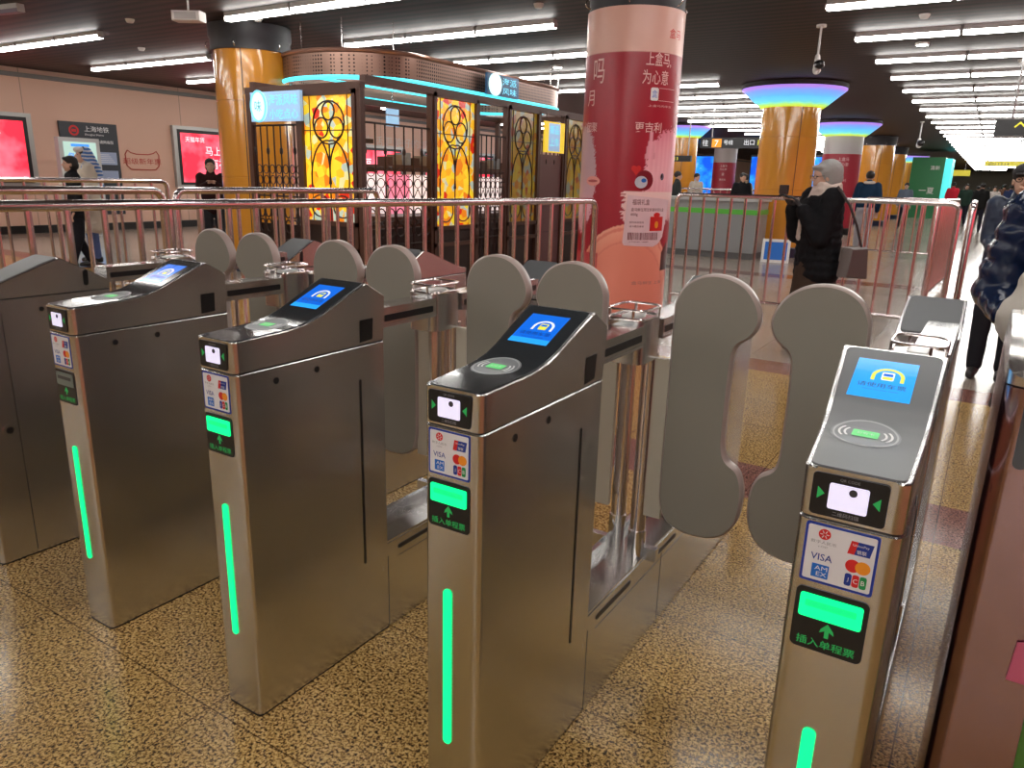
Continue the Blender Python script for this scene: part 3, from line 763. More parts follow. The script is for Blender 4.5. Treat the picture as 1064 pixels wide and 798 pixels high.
    P.text('吗', U(-52), 2.20, T, PP, h=.2, w=.13); P.text('月', U(-62), 2.02, T, PP, h=.13, w=.1); P.text('团聚', U(-60), 1.80, T, PP, h=.08, w=.14)
    P.flat(rrect(U(22), U(22)+.075, 2.06, 2.165, .015, 3), T, WHP, .0005); P.text('盒', U(22)+.012, 2.085, T, BLUEP, h=.06, w=.05, d=.001)
    P.flat([(U(22)+.08, 2.06), (U(58), 2.06), (U(58), 2.064), (U(22)+.08, 2.064)], T, PP); P.flat([(U(22)+.08, 2.16), (U(58), 2.16), (U(58), 2.164), (U(22)+.08, 2.164)], T, PP)
    P.text('上盒马购年货', U(20), 2.01, T, PP, h=.018, w=.25)
    # heart and round ornament
    for s in (-1, 1): P.flat(circ(U(11)+s*.02, 1.50, .024, n=14), T, REDP, .001)
    P.flat([(U(11)-.04, 1.49), (U(11)+.04, 1.49), (U(11), 1.44)][::-1], T, REDP, .0014)
    P.flat(circ(U(22), 1.40, .082, .085), T, mat('ornament_maroon', (.20, .01, .02), .3), .0012); P.flat(circ(U(18), 1.385, .058, .052), T, mat('ornament_silver', (.55, .60, .68), .3), .0018)
    P.flat(circ(U(21), 1.40, .024, .018), T, BLUEP, .0022); P.flat(circ(U(47), 1.435, .022, .03), T, mat('ornament_slate', (.12, .13, .18), .3), .0015); P.flat(circ(U(46), 1.44, .011, .016), T, BLACK, .002)
    # lips on the left
    P.flat(circ(U(-44), 1.385, .085, .042, 18), T, mat('print_salmon', (.80, .32, .27), .5), .001); P.flat(circ(U(-44), 1.385, .06, .012, 14), T, mat('print_lip', (.45, .08, .08), .5), .0015)
    # product label
    P.flat([(U(3), 1.275), (U(0), .86), (U(2), .835), (U(40), .825), (U(48), .85), (U(56), .91), (U(66), 1.235)][::1], T, mat('label_pink', (.82, .58, .62), .5), .0026)
    P.text('福袋礼盒', U(9), 1.19, T, mat('label_ink', (.22, .04, .05), .5), h=.05, w=.16, d=.0042); P.text('盒马鲜生限定新春年货礼盒', U(8), 1.135, T, MATS['label_ink'], h=.03, w=.34, d=.0042)
    P.text('600g', U(8), 1.09, T, MATS['label_ink'], h=.03, d=.0042)
    P.text('配料新鲜食材', U(7), 1.03, T, MATS['label_ink'], h=.018, w=.13, d=.0042); P.text('请冷藏后食用', U(7), .995, T, MATS['label_ink'], h=.018, w=.13, d=.0042)
    P.flat([(U(33), .965), (U(54), .965), (U(54), 1.09), (U(33), 1.09)], T, REDP, .0034); P.flat(circ(U(43), 1.105, .04, .022, 12), T, REDP, .0036); P.flat(circ(U(43), 1.02, .022, .032, 12), T, ORP, .0048)
    rb = random.Random(5); u = U(6)
    while u < U(46):
        wd = rb.choice((.003, .004, .007)); P.flat([(u, .885), (u+wd, .885), (u+wd, .95), (u, .95)], T, MATS['label_ink'], .0044); u += wd+rb.choice((.003, .005, .006))
    P.text('6 920240 118899', U(8), .862, T, MATS['label_ink'], h=.012, w=.18, d=.0044)
    P.text('盒马鲜生 上海', U(14), .485, T, mat('print_dusk', (.50, .20, .18), .5), h=.03, w=.34, d=.0022)
    P.build('poster_print', o, smooth=False)
    m = MB(); m.lathe([(R+.012, 0), (R+.012, .14)], (0, 0, 0), BLACK, 40); m.build('plinth', g)
    m = MB(); m.lathe([(R-.01, 2.80), (R-.01, 3.0), (R+.03, 3.02), (R+.03, 3.29)], (0, 0, 0), CAPB, 40); m.build('collar', g)
    for k in range(6):
        a = ph+.9+k*pi/3; m = MB(); m.tube([((R+.05*sin(t))*cos(a), (R+.05*sin(t))*sin(a), 2.86+.04*cos(t)) for t in [pi*j/6 for j in range(7)]], .006, CHROME, 6); m.build('hook', g)
big_column()

# ------------------------------------------------------------------ left wall: light boxes, map, logo
WT = lambda u, v, d=0: (-16.4+d, u, v)          # u = y along the wall
def redscreen(name):
    m = bpy.data.materials.new(name); N, L, b = nodes(m); tc = N.new('ShaderNodeTexCoord')
    n = N.new('ShaderNodeTexNoise'); n.inputs['Scale'].default_value = 1.6; n.inputs['Detail'].default_value = 3; L.new(tc.outputs['Object'], n.inputs['Vector'])
    r = N.new('ShaderNodeValToRGB'); r.color_ramp.elements[0].color = (.80, .02, .05, 1); r.color_ramp.elements[1].color = (1.0, .22, .30, 1); r.color_ramp.elements[0].position = .4; r.color_ramp.elements[1].position = .7
    L.new(n.outputs['Fac'], r.inputs['Fac']); L.new(r.outputs[0], b.inputs['Emission Color']); b.inputs['Emission Strength'].default_value = 1.25; L.new(r.outputs[0], b.inputs['Base Color']); return m
REDS = redscreen('red_light_box'); FRAMEG = mat('light_box_frame', (.45, .44, .42), .35, .5); WGLOW = emis('white_print_glow', (.95, .95, 1.0), .95)
def lightbox(y0, y1, z0, z1, label, words, T=WT, x=0):
    g = thing('advertising_light_box', label, 'light box', (0, 0, 0), 0, 'red advertising light boxes')
    m = MB(); m.prism([(y0, z0), (y1, z0), (y1, z1), (y0, z1)], 0, .10, T, FRAMEG); m.build('frame', g)
    m = MB(); m.prism([(y0+.10, z0+.08), (y1-.10, z0+.08), (y1-.10, z1-.08), (y0+.10, z1-.08)], .10, .105, T, BLACK); m.build('inner_border', g)
    m = MB(); m.prism([(y0+.18, z0+.14), (y1-.18, z0+.14), (y1-.18, z1-.16), (y0+.18, z1-.16)], .105, .11, T, REDS)
    for s, u, v, h in words: m.text(s, u, v, T, WGLOW, h=h, d=.115, bold=.02)
    m.build('lit_poster', g, smooth=False); return g
TL = lambda u, v, d=0: (-16.4+d, u, v)
lightbox(5.0, 7.28, .95, 2.42, 'red lit advertising box at the left edge of the peach wall', (('超级新年', 5.9, 1.95, .18), ('惠', 5.6, 1.4, .3)))
lightbox(10.5, 13.4, .95, 2.42, 'red lit advertising box left of the yellow column', (('天猫年货', 10.8, 2.05, .13), ('马上', 11.35, 1.75, .22), ('有福', 11.45, 1.42, .26)))
lightbox(16.0, 19.0, .95, 2.3, 'red lit advertising box seen through the kiosk, left one', (('福', 17, 1.5, .4),))
lightbox(20.0, 24.5, .95, 2.3, 'red lit advertising box seen through the kiosk, right one', (('新年', 21.5, 1.5, .4),))
lightbox(27.0, 31.5, .95, 2.3, 'red lit advertising box on the far peach wall beyond the kiosk', (('新春', 28, 1.5, .4),))
RW = lambda u, v, d=0: (7.8-d, -u, v)
for k in range(6):  # glowing boxes added out of view to give the steel red reflections
    lightbox(-16.0+k*4.4, -12.0+k*4.4, .7, 2.8, 'added red light box for reflections on the unseen right wall, %s from the far end' % ORD[k], (('新年', -15+k*4.4, 1.5, .4),), T=RW)
def wall_map():
    g = thing('wall_map_board', 'dark metro map board on the peach wall behind the light stand', 'sign', (0, 0, 0))
    m = MB(); DK = mat('map_slate', (.03, .035, .045), .4); m.prism([(7.85, .35), (9.12, .35), (9.12, 2.33), (7.85, 2.33)], .0, .05, WT, DK)
    m.text('上海地铁', 8.38, 2.14, WT, WHP, h=.12, w=.55, d=.052); m.text('Shanghai Metro', 8.38, 2.05, WT, WHP, h=.05, w=.42, d=.052)
    m.text('轨道交通网络图', 8.45, 1.90, WT, WHP, h=.07, w=.55, d=.052)
    m.flat(circ(8.15, 2.15, .11), WT, REDP, .052); m.flat(circ(8.15, 2.15, .07), WT, DK, .053); m.flat([(8.1, 2.12), (8.2, 2.12), (8.2, 2.18), (8.1, 2.18)], WT, REDP, .054)
    MP = mat('map_sheet', (.35, .42, .60), .4)
    m.flat([(8.45, 1.45), (9.05, 1.45), (9.05, 1.72), (8.45, 1.72)], WT, MP, .052); m.flat([(8.45, 1.05), (9.05, 1.05), (9.05, 1.32), (8.45, 1.32)], WT, MP, .052)
    for k in range(5): m.flat([(8.5+.02*k, 1.5+.04*k), (9.0-.03*k, 1.5+.04*k), (9.0-.03*k, 1.51+.04*k), (8.5+.02*k, 1.51+.04*k)], WT, WHP, .053)
    m.build('map_board', g, smooth=False)
wall_map()
def stand():
    g = thing('information_stand', 'lit blue and green information stand in front of the dark map board', 'sign', (-15.0, 7.6, 0), .15)
    T = lambda u, v, d=0: (d, u, v)
    m = MB(); m.prism([(-.55, 0), (.35, 0), (.35, 1.95), (-.55, 1.95)], -.12, 0, T, mat('stand_grey', (.42, .41, .40), .4)); m.build('casing', g)
    m = MB(); m.prism([(-.46, .5), (.26, .5), (.26, 1.87), (-.46, 1.87)], 0, .01, T, mat('stand_screen', (.3, .4, .35), .3, 0, (.42, .62, .55), .8))
    bl = mat('stand_blue', (.0, .1, .5), .3, 0, (.05, .35, .95), .9)
    m.flat([(-.3, 1.78), (.1, 1.78), (.1, 1.83), (-.3, 1.83)], T, bl, .012); m.text('您好地铁', -.38, 1.50, T, bl, h=.16, w=.55, d=.013, bold=.03); m.text('为您服务', -.38, 1.28, T, bl, h=.15, w=.55, d=.013, bold=.02)
    m.flat([(-.40, .6), (.2, .6), (.2, 1.2), (-.40, 1.2)], T, bl, .012); m.build('lit_panel', g, smooth=False)
stand()
def wall_logo():
    T = WT; RP = mat('wall_print_red', (.50, .06, .04), .5); m = MB()
    pts = [(9.30, 1.45), (9.28, 1.70), (9.34, 1.79), (9.42, 1.74), (9.55, 1.71), (9.85, 1.71), (9.98, 1.74), (10.06, 1.79), (10.12, 1.70), (10.10, 1.45), (10.0, 1.36), (9.40, 1.36)]
    m.tube([(-16.385, u, v) for u, v in pts], .012, RP, 5, True)
    m.prism([(9.22, 1.47), (10.18, 1.47), (10.18, 1.62), (9.22, 1.62)], .001, .004, T, PEACH)
    m.text('超级新年惠', 9.22, 1.48, T, RP, h=.14, w=.95, d=.006, bold=.02)
    tag(m.build('wall_logo', None, smooth=False), 'red outlined sign with characters painted on the peach wall', 'sign')
wall_logo()
def dark_wall_words():
    m = MB(); RP = mat('wall_print_white', (.7, .6, .55), .5)
    m.text('生活更美好的城市空间', 17.2, 2.3, WT, RP, h=.3, w=4.6, d=.005); tag(m.build('wall_lettering', None, smooth=False), 'pale wall lettering above the red screens seen through the kiosk', 'sign')
dark_wall_words()

# ------------------------------------------------------------------ stained glass kiosk
IRON = mat('wrought_iron', (.035, .018, .014), .45, .3); WOODB = mat('dark_bronze_frame', (.085, .035, .022), .4, .2)
CYAN = emis('cyan_neon', (.10, .85, 1.0), 1.3); CYANP = emis('cyan_sign', (.22, .75, .95), 1.0); CYDIM = mat('sign_pale_blue', (.3, .5, .7), .3, 0, (.30, .48, .70), .6)
def stained(name, strength, dim=False):
    m = bpy.data.materials.new(name); N, L, b = nodes(m); tc = N.new('ShaderNodeTexCoord')
    v = N.new('ShaderNodeTexVoronoi'); v.inputs['Scale'].default_value = 11; L.new(tc.outputs['Object'], v.inputs['Vector'])
    sx = N.new('ShaderNodeSeparateColor'); L.new(v.outputs['Color'], sx.inputs[0])
    r = N.new('ShaderNodeValToRGB'); r.color_ramp.interpolation = 'CONSTANT'; e = r.color_ramp.elements
    cols = [(0, (.90, .42, .015)), (.24, (.95, .62, .03)), (.42, (.80, .22, .01)), (.54, (.42, .50, .42)), (.66, (.95, .50, .02)), (.82, (.70, .66, .30)), (.93, (.60, .03, .01))]
    while len(e) < len(cols): e.new(.5)
    for k, (p, c) in enumerate(cols): e[k].position = p; e[k].color = (*c, 1)
    L.new(sx.outputs[0], r.inputs['Fac']); L.new(r.outputs[0], b.inputs['Base Color']); L.new(r.outputs[0], b.inputs['Emission Color'])
    b.inputs['Emission Strength'].default_value = strength; b.inputs['Base Color'].default_value = (.2, .15, .08, 1)
    if dim: L.remove(b.inputs['Base Color'].links[0]); b.inputs['Base Color'].default_value = (.10, .08, .04, 1)
    b.inputs['Roughness'].default_value = .2; return m
SG1 = stained('lit_stained_glass', .72); SG2 = stained('dim_stained_glass', .17, True)
def glass_panel(g, x0, x1, T, z0, z1, gm, fw_=.05):
    """T(u,v,d): u along the wall, v up, d outwards"""
    m = MB(); 
    for a, b, c, e in ((x0, x0+fw_, .02, z1), (x1-fw_, x1, .02, z1), (x0, x1, z1-fw_, z1), (x0, x1, z0-fw_, z0), (x0, x1, .02, .12), (x0, x1, .55, .60)):
        m.prism([(a, c), (b, c), (b, e), (a, e)], -.04, .05, T, WOODB)
    m.prism([(x0+fw_, .12), (x1-fw_, .12), (x1-fw_, z0-fw_), (x0+fw_, z0-fw_)], -.01, .0, T, IRON)
    p = m.build('panel_frame', g)
    a, b = x0+fw_, x1-fw_; m = MB(); m.prism([(a, z0), (b, z0), (b, z1-fw_), (a, z1-fw_)], 0, .01, T, gm)
    q = m.build('stained_glass', g, smooth=False)
    m = MB(); cx = (a+b)/2; w = (b-a)/2; H = z1-fw_-z0; r = .009
    def ring(u, v, ru, rv, a0=0, a1=2*pi): m.tube([T(x, y, .014) for x, y in circ(u, v, ru, rv, 20, a0, a1)], r, IRON, 5, abs(a1-a0-2*pi) < 1e-6)
    zt = z1-fw_
    ring(cx, zt-.21*H, w*.62, .17*H); ring(cx, zt-.12*H, w*.24, .07*H); ring(cx-w*.3, zt-.25*H, w*.27, .08*H); ring(cx+w*.3, zt-.25*H, w*.27, .08*H)
    ring(cx-w*.1, zt-.66*H, w*.66, .31*H, pi*.45, pi*1.1); ring(cx+w*.1, zt-.66*H, w*.66, .31*H, -pi*.1, pi*.55)
    ring(cx-w*.85, zt-.60*H, w*.85, .32*H, -pi*.1, pi*.35); ring(cx+w*.85, zt-.60*H, w*.85, .32*H, pi*.65, pi*1.1)
    m.tube([T(cx, z0, .014), T(cx, zt-.38*H, .014)], r, IRON, 5); m.tube([T(a, zt-.27*H, .014), T(b, zt-.27*H, .014)], r*.6, IRON, 5)
    for s in (-1, 1):
        ring(cx+s*w*.45, z0+.12*H, w*.36, .09*H); m.tube([T(cx+s*w*.75, z0, .014), T(cx+s*w*.75, zt, .014)], r*.6, IRON, 5)
    m.build('lead_lines', q)
def grille(g, x0, x1, T, zt, n, nm='iron_grille'):
    m = MB(); r = .009
    for z in (zt, 1.12, .62, .12): m.tube([T(x0, z, 0), T(x1, z, 0)], .012, IRON, 6)
    for k in range(n+1):
        x = x0+(x1-x0)*k/n; m.tube([T(x, .1, 0), T(x, zt, 0)], r, IRON, 5)
        if k % 2 == 0: m.ell(T(x, zt-.28, 0), (.02, .02, .045), IRON, None, 8, 6)
        if k < n:
            c = x+(x1-x0)/n/2; q = (x1-x0)/n*.42
            for zz in (1.30, 1.42): m.tube([T(u, v, 0) for u, v in circ(c, zz, q*.9, .05, 12)], .006, IRON, 5, True)
            for zz in (.95, .78, .45, .30): m.tube([T(u, v, 0) for u, v in circ(c, zz, q, .075, 12)], .009, IRON, 5, True)
            m.tube([T(x, 1.12, 0), T(c, 1.24, 0), T(x+(x1-x0)/n, 1.12, 0)], .007, IRON, 5)
    m.build(nm, g)
def kiosk():
    g = thing('shop_kiosk', 'kiosk walled with iron grilles and yellow stained glass panels, right of the yellow column', 'kiosk', (0, 0, 0))
    TF = lambda u, v, d=0: (u, 5-d, v); TS = lambda u, v, d=0: (-4.9+d, u, v)
    glass_panel(g, -5.78, -4.93, TF, .88, 2.24, SG1)
    glass_panel(g, 6.18, 7.08, TS, .80, 2.33, SG1); glass_panel(g, 7.80, 8.62, TS, .80, 2.33, SG2); glass_panel(g, 9.38, 10.15, TS, .80, 2.33, SG2)
    grille(g, -6.58, -5.80, TF, 1.90, 7); grille(g, 5.06, 6.16, TS, 1.92, 7); grille(g, 7.10, 7.78, TS, 1.92, 6); grille(g, 8.64, 9.36, TS, 1.92, 6)
    for x, y in ((-6.62, 5), (-5.80, 5), (-4.9, 5), (-4.9, 6.17), (-4.9, 7.09), (-4.9, 7.79), (-4.9, 8.63), (-4.9, 9.37), (-4.9, 10.17), (-6.62, 10.17)):
        m = MB(); m.box(x-.035, x+.035, y-.035, y+.035, 0, 2.30, WOODB); m.build('post', g)
    m = MB(); m.box(-6.66, -4.86, 4.96, 5.04, 2.24, 2.31, WOODB); m.box(-4.94, -4.86, 5.04, 10.2, 2.30, 2.38, WOODB); m.box(-6.66, -4.94, 10.12, 10.2, 2.30, 2.38, WOODB); m.box(-6.66, -6.58, 5.04, 10.12, 2.30, 2.38, WOODB)
    m.build('top_rail', g)
    for a, b in ((5.06, 6.16), (7.10, 7.78), (8.64, 9.36)):
        m = MB(); m.box(-4.97, -4.94, a, b, .10, .80, IRON); m.build('dado', g)
    m = MB(); m.box(-6.58, -5.80, 5.03, 5.06, .10, .80, IRON); m.build('dado', g)
    # solid dado of the far bay
    m = MB(); m.box(-4.93, -4.89, 8.66, 9.34, .02, 1.74, mat('plum_panel', (.14, .05, .05), .4)); m.build('bay_panel', g)
    # serving counter with lit fronts and shelves inside
    c = thing('serving_counter', 'glowing white serving counter inside the stained glass kiosk', 'counter', (0, 0, 0))
    m = MB(); m.box(-6.5, -5.8, 6.5, 9.4, 0, .80, mat('counter_brown', (.08, .03, .02), .4)); m.box(-6.53, -5.77, 6.45, 9.45, .80, .86, WOODB); m.build('counter_body', c)
    m = MB(); WG = mat('counter_glow', (.8, .7, .7), .3, 0, (1.0, .80, .76), .9); PK = mat('counter_pink', (.8, .3, .4), .3, 0, (1.0, .25, .4), .8)
    for k in range(7):
        y = 6.5+k*.415; m.box(-5.86, -5.82, y, y+.36, .90, 1.40, PK if k in (0, ) else WG)
    m.box(-6.45, -5.95, 6.50, 6.54, .90, 1.40, WG)
    m.build('lit_front', c)
    m = MB(); m.box(-6.5, -5.78, 6.5, 9.42, 1.44, 1.52, WOODB)
    for k in range(16): y = 6.5+k*.18; m.box(-6.05, -5.88, y, y+.11, 1.52, 1.62+.03*(k % 3), [WOODB, mat('box_tan', (.25, .18, .12), .5), mat('box_grey', (.25, .27, .30), .5)][k % 3])
    m.build('shelf', c)
    s = thing('display_rack', 'dark display rack behind the left iron grille of the kiosk', 'rack', (0, 0, 0))
    m = MB()
    for z in (.6, 1.05, 1.42, 1.75): m.box(-6.5, -5.6, 5.65, 5.95, z, z+.05, IRON)
    for x in (-6.45, -5.65): m.box(x-.02, x+.02, 5.75, 5.79, 0, 1.8, IRON)
    m.build('rack_frame', s)
kiosk()
def canopy():
    g = thing('canopy_ring', 'suspended oval canopy ring with cyan neon edges above the kiosk', 'ceiling canopy', (0, 0, 0))
    P = rrect(-8.25, -6.0, 6.35, 11.9, 1.05, 10)
    def off(P, d):
        out = []; n = len(P)
        for k in range(n):
            t = Vector(P[(k+1) % n])-Vector(P[k-1]); t.normalize(); out.append((P[k][0]-t.y*d, P[k][1]+t.x*d))
        return out
    per = bpy.data.materials.new('perforated_bronze'); N, L, b = nodes(per); b.inputs['Base Color'].default_value = (.16, .09, .07, 1); b.inputs['Metallic'].default_value = .7; b.inputs['Roughness'].default_value = .35
    tc = N.new('ShaderNodeTexCoord'); v = N.new('ShaderNodeTexVoronoi'); v.inputs['Scale'].default_value = 22; v.inputs['Randomness'].default_value = 0
    L.new(tc.outputs['Object'], v.inputs['Vector']); r = N.new('ShaderNodeValToRGB'); r.color_ramp.elements[0].color = (.01, .006, .006, 1); r.color_ramp.elements[1].color = (.22, .13, .10, 1)
    r.color_ramp.elements[0].position = .25; r.color_ramp.elements[1].position = .35; L.new(v.outputs['Distance'], r.inputs['Fac']); L.new(r.outputs[0], b.inputs['Base Color'])
    Q = off(P, .05); n = len(P); V = [(x, y, z) for z in (2.62, 2.92) for x, y in P]+[(x, y, z) for z in (2.62, 2.92) for x, y in Q]
    F = []
    for k in range(n):
        j = (k+1) % n; F += [(k, j, n+j, n+k), (2*n+j, 2*n+k, 3*n+k, 3*n+j), (k, 2*n+k, 2*n+j, j), (n+k, n+j, 3*n+j, 3*n+k)]
    m = MB(); m.add(V, F, per); m.build('bronze_band', g)
    m = MB(); m.tube([(x, y, 2.60) for x, y in P], .028, CYAN, 8, True); m.build('neon_edge', g)
    m = MB(); m.tube([(x, y, 2.74) for x, y in off(P, .35)], .018, CYAN, 8, True); m.build('inner_neon', g)
    m = MB(); m.tube([(x, y, 2.93) for x, y in P], .03, mat('bronze_lip', (.30, .16, .12), .3, .6), 8, True); m.build('top_lip', g)
    for k in range(0, n, 4):
        m = MB(); m.tube([(P[k][0], P[k][1], 2.92), (P[k][0], P[k][1], 3.3)], .008, CHROME, 5); m.build('hanger_rod', g)
canopy()
def signs():
    # kiosk sign at the left end
    g = thing('kiosk_sign', 'pale blue kiosk sign with a glowing round emblem, beside the yellow column', 'sign', (0, 4.9, 0)); T = lambda u, v, d=0: (u, -d, v)
    m = MB(); m.prism([(-6.44, 1.93), (-5.64, 1.93), (-5.64, 2.24), (-6.44, 2.24)], 0, .04, T, CYDIM); m.text('海派风味', -6.13, 2.09, T, CYANP, h=.12, w=.46, d=.046, bold=.02); m.text('小吃点心', -6.13, 1.95, T, CYANP, h=.11, w=.46, d=.046, bold=.02); m.build('sign_board', g, smooth=False)
    m = MB(); m.prism(circ(-6.29, 2.09, .125, .165, 28), .04, .06, T, emis('emblem_white', (.65, .95, .98), 1.1)); m.tube([T(a, b, .06) for a, b in circ(-6.29, 2.09, .12, .16, 28)], .012, CYANP, 6, True)
    m.text('味', -6.29, 2.03, T, mat('sign_teal', (.1, .5, .6), .4), h=.12, w=.11, d=.064, al='C'); m.build('round_emblem', g)
    # sign on the canopy edge
    g = thing('canopy_sign', 'round glowing emblem and blue characters hung on the canopy ring', 'sign', (-5.9, 0, 0)); T = lambda u, v, d=0: (d, u, v)
    m = MB(); m.prism([(8.72, 2.60), (9.6, 2.60), (9.6, 2.90), (8.72, 2.90)], 0, .04, T, mat('sign_dark_blue', (.03, .10, .22), .3)); m.text('海派', 9.13, 2.76, T, CYANP, h=.11, w=.40, d=.045, bold=.02); m.text('风味', 9.13, 2.63, T, CYANP, h=.10, w=.40, d=.045, bold=.02); m.build('sign_board', g, smooth=False)
    m = MB(); m.prism(circ(8.92, 2.75, .165, .16, 24), .04, .06, T, MATS['emblem_white']); m.build('round_emblem', g)
    # poster in the bay
    g = thing('kiosk_poster', 'yellow and cyan lit poster hanging between two dim stained glass panels', 'poster', (-4.85, 0, 0))
    m = MB(); m.prism([(8.70, 1.77), (9.30, 1.77), (9.30, 2.20), (8.70, 2.20)], 0, .02, T, mat('poster_yellow', (.8, .55, .02), .4, 0, (.9, .62, .03), .7)); m.flat([(8.82, 1.79), (9.16, 1.79), (9.16, 2.18), (8.82, 2.18)], T, CYDIM, .022)
    m.text('新品', 8.99, 2.03, T, CYANP, h=.12, w=.26, d=.025, al='C', bold=.02); m.text('上市', 8.99, 1.86, T, CYANP, h=.12, w=.26, d=.025, al='C', bold=.02); m.build('poster_sheet', g, smooth=False); m = MB(); m.tube([(0, 8.78, 2.19), (0, 8.78, 2.31)], .004, IRON, 5); m.tube([(0, 9.22, 2.19), (0, 9.22, 2.31)], .004, IRON, 5); m.build('cord', g)
    for k, (y, z0) in enumerate(((8.86, 2.18), (10.15, 2.18))):
        g = thing('hanging_light_sign', ('pair of pale blue lit squares hanging inside the kiosk, nearer one', 'pair of pale blue lit squares hanging inside the kiosk, farther one')[k], 'sign', (-8.0, y, 0), 0, 'blue squares in the kiosk')
        m = MB(); m.prism([(0, z0), (.30, z0), (.30, z0+.17), (0, z0+.17)], 0, .03, T, CYDIM); m.prism([(0, z0+.19), (.30, z0+.19), (.30, z0+.36), (0, z0+.36)], 0, .03, T, CYDIM); m.tube([(0.01, .15, z0+.36), (0.01, .15, 3.3)], .006, CHROME, 5); m.build('lit_squares', g)
    # overhead direction signs
    def board(nm, label, x0, x1, y, z0, z1, items, col=mat('sign_black', (.015, .016, .02), .4)):
        g = thing(nm, label, 'sign', (0, y, 0)); T = lambda u, v, d=0: (u, -d, v)
        m = MB(); m.prism([(x0, z0), (x1, z0), (x1, z1), (x0, z1)], -.12, 0, T, col)
        for it in items:
            if it[0] == 't': m.text(it[1], it[2], it[3], T, it[5], h=it[4], d=.01, bold=.02)
            else: m.flat([(it[1], it[3]), (it[2], it[3]), (it[2], it[4]), (it[1], it[4])], T, it[5], .006)
        m.build('sign_board', g, smooth=False)
        for x in (x0+(x1-x0)*.15, x0+(x1-x0)*.85):
            m = MB(); m.tube([(x, .06, z1), (x, .06, 3.3)], .018, mat('rod_grey', (.4, .4, .4), .4, .5), 6); m.build('hanger_rod', g)
    WG = emis('sign_white', (.9, .92, .95), .8); OG = emis('sign_orange', (1.0, .35, .02), .9); YG = emis('sign_yellow', (.95, .85, .05), .9)
    board('direction_sign', 'dark overhead direction sign with an orange square, left of the fan-topped yellow column', -5.72, -3.9, 18, 2.25, 2.50,
          [('r', -5.42, -5.18, 2.27, 2.47, OG), ('t', '7', -5.35, 2.29, .15, WG), ('t', '号线', -5.12, 2.33, .11, WG), ('t', '往', -5.66, 2.30, .15, WG), ('t', '出口', -4.62, 2.32, .13, WG), ('t', '换乘', -4.30, 2.32, .13, YG)])
    board('exit_sign', 'small black overhead sign with yellow characters above the blue screens', -7.35, -6.65, 20, 1.98, 2.14, [('t', '出口 3', -7.3, 2.01, .10, YG)])
    board('arrow_sign', 'black overhead sign with a yellow arrow at the right edge', .63, 1.9, 12, 2.15, 2.37,
          [('t', '↑', .86, 2.18, .16, YG), ('t', '出口', 1.2, 2.19, .13, YG)])
    board('yellow_exit_sign', 'far yellow overhead sign across the walkway', -.2, 2.4, 50, 2.75, 3.05, [('t', '出口 1 2 3 4', 0, 2.8, .18, BLACK)], mat('sign_yellow_board', (.6, .5, .03), .4, 0, (.7, .6, .05), .5))
    board('far_yellow_sign', 'second far yellow sign, smaller and left of the walkway', -3.5, -1.2, 62, 2.4, 2.8, [('t', '出口', -3, 2.45, .22, BLACK)], MATS['sign_yellow_board'])
signs()
def screens():
    m0 = bpy.data.materials.new('blue_led_screen'); N, L, b = nodes(m0); tc = N.new('ShaderNodeTexCoord')
    n = N.new('ShaderNodeTexNoise'); n.inputs['Scale'].default_value = 1.6; n.inputs['Detail'].default_value = 5; L.new(tc.outputs['Object'], n.inputs['Vector'])
    r = N.new('ShaderNodeValToRGB'); e = r.color_ramp.elements; e.new(.5); e[0].position = .40; e[1].position = .55; e[2].position = .68
    e[0].color = (.0, .10, .85, 1); e[1].color = (.02, .35, 1, 1); e[2].color = (.45, .85, 1, 1)
    L.new(n.outputs['Fac'], r.inputs['Fac']); L.new(r.outputs[0], b.inputs['Emission Color']); b.inputs['Emission Strength'].default_value = 1.0; L.new(r.outputs[0], b.inputs['Base Color'])
    for k, (x0, x1, l) in enumerate(((-14.0, -11.0, 'wide blue lit screen wall far away, left of the distant red column'), (-9.9, -8.6, 'narrow blue lit screen far away, right of the distant red column'), (-7.0, -4.2, 'blue lit screen far away behind the fan-topped yellow column'))):
        g = thing('led_screen', l, 'screen', (0, 38, 0)); T = lambda u, v, d=0: (u, -d, v)
        m = MB(); m.prism([(x0-.05, 0), (x1+.05, 0), (x1+.05, 2.85), (x0-.05, 2.85)], -.2, 0, T, DARKGREY); m.build('screen_casing', g)
        m = MB(); m.prism([(x0, .6), (x1, .6), (x1, 2.75), (x0, 2.75)], 0, .02, T, m0); m.build('lit_panel', g)
screens()
